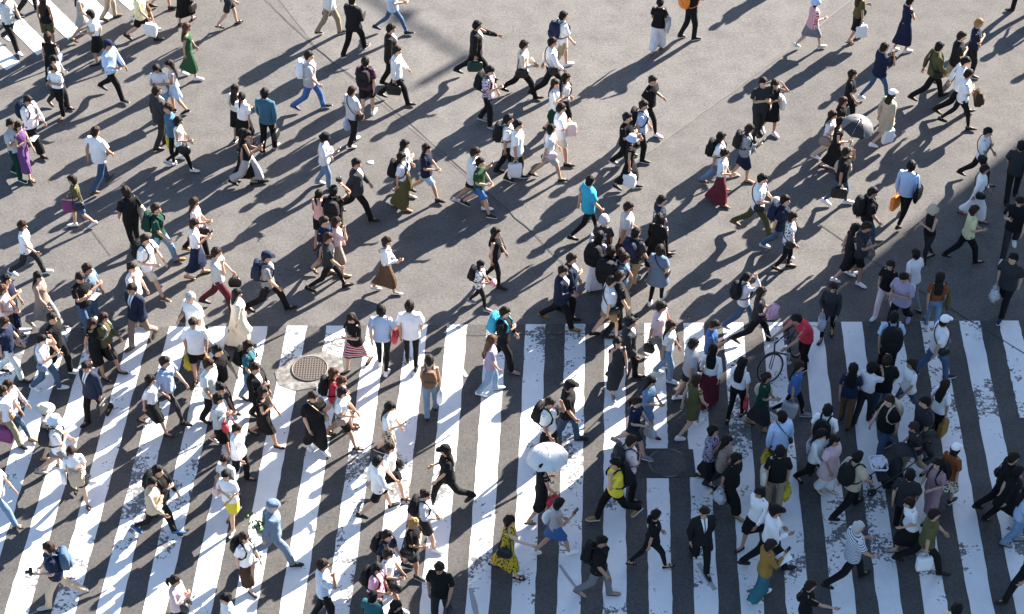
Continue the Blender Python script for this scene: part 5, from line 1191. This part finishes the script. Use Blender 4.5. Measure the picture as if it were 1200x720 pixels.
for st, hd, lab in (('in mustard cardigan', 'L', 'white paper sheet held up by the mustard cardigan'), ('in black tee reading a white', 'R', 'white paper map held between two readers at left'), ('in purple dress reading', 'R', 'white sheet held in front of the purple dress')):
    mb = MB(); n = 5; V = []
    for z in (0, .003):
        for i in range(n + 1):
            for j in range(2): V.append((i / n * .3 - .15, j * .22 - .11, z + .03 * math.sin(i / n * 3.1)))
    F = [(2 * i, 2 * i + 2, 2 * i + 3, 2 * i + 1) for i in range(n)]; F += [tuple(v + 2 * n + 2 for v in f[::-1]) for f in F]; mb.add(V, F)
    holdable('paper_sheet', mb, [M['paper']], (.8, .8, .8), at(st, 'ha' + hd, (.1, 0, .04)), (.2, -.5, who(st)['rz']), lab, 'paper')
mb = MB(); mb.box((0, 0, 0), (.06, .13, .09)); o = holdable('camera', mb, [M['rubber']], None, at('in dark polo and beige trousers', 'haL', (.05, -.04, .04)), (0, 0, who('in dark polo')['rz']), 'black camera held up by the person in dark polo', 'camera', False); mb = MB(); mb.tube([(.03, 0, 0), (.1, 0, 0)], .035, 12); mb.build('lens', [M['dark_metal']], o)
mb = MB(); mb.box((0, 0, 0), (.06, .13, .09)); o = holdable('camera', mb, [M['rubber']], None, at('in black tee raising a camera', 'haR', (.02, .03, .06)), (0, 0, who('in black tee raising')['rz']), 'small camera raised over the head by a person in black', 'camera', False); mb = MB(); mb.tube([(.03, 0, 0), (.1, 0, 0)], .035, 12); mb.build('lens', [M['dark_metal']], o)
o = bpy.data.objects.new('potted_plant', None); COL.objects.link(o); o.location = at('in blue grey outfit', 'haL', (-.08, .0, .0)); tag(o, 'green leafy plants carried behind the person in flat cap', 'plant')
mb = MB(); mb.tube([(0, 0, -.2), (0, 0, -.02)], [.07, .1], 12); mb.build('pot', [M['film']], o, (.5, .5, .48))
mb = MB(); r = np.random.RandomState(2)
for i in range(130):
    c_ = r.normal(size=3) * np.array((.13, .13, .08)) + np.array((0, 0, .1)); u = r.normal(size=3); u /= np.linalg.norm(u); v_ = np.cross(u, r.normal(size=3)); v_ /= np.linalg.norm(v_); L_ = r.uniform(.03, .06)
    mb.add([c_ - u * L_, c_ + v_ * L_ * .45, c_ + u * L_, c_ - v_ * L_ * .45], [(0, 1, 2, 3)])
mb.build('foliage', [M['leaf']], o, smooth=False)
mb = MB(); soft(mb, (0, 0, 0), (.08, .26, .42), bulge=.2, amp=.012, sq=.7, seed=6); holdable('coat', mb, [M['cloth']], PAL['beige'], at('in white tee and black mini skirt, coat', 'wrR', (.02, -.04, -.25)), (0, .05, who('in white tee and black mini skirt, coat')['rz']), 'folded beige coat hanging over the forearm at lower left', 'coat')
mb = MB(); soft(mb, (0, 0, 0), (.1, .16, .14), bulge=.5, amp=.006, sq=.8); holdable('pouch', mb, [M['cloth']], (.8, .3, .34), at('child sized', 'haR', (.05, .03, 0)), (0, 0, 0), 'round pink pouch held by the child sized walker', 'pouch')
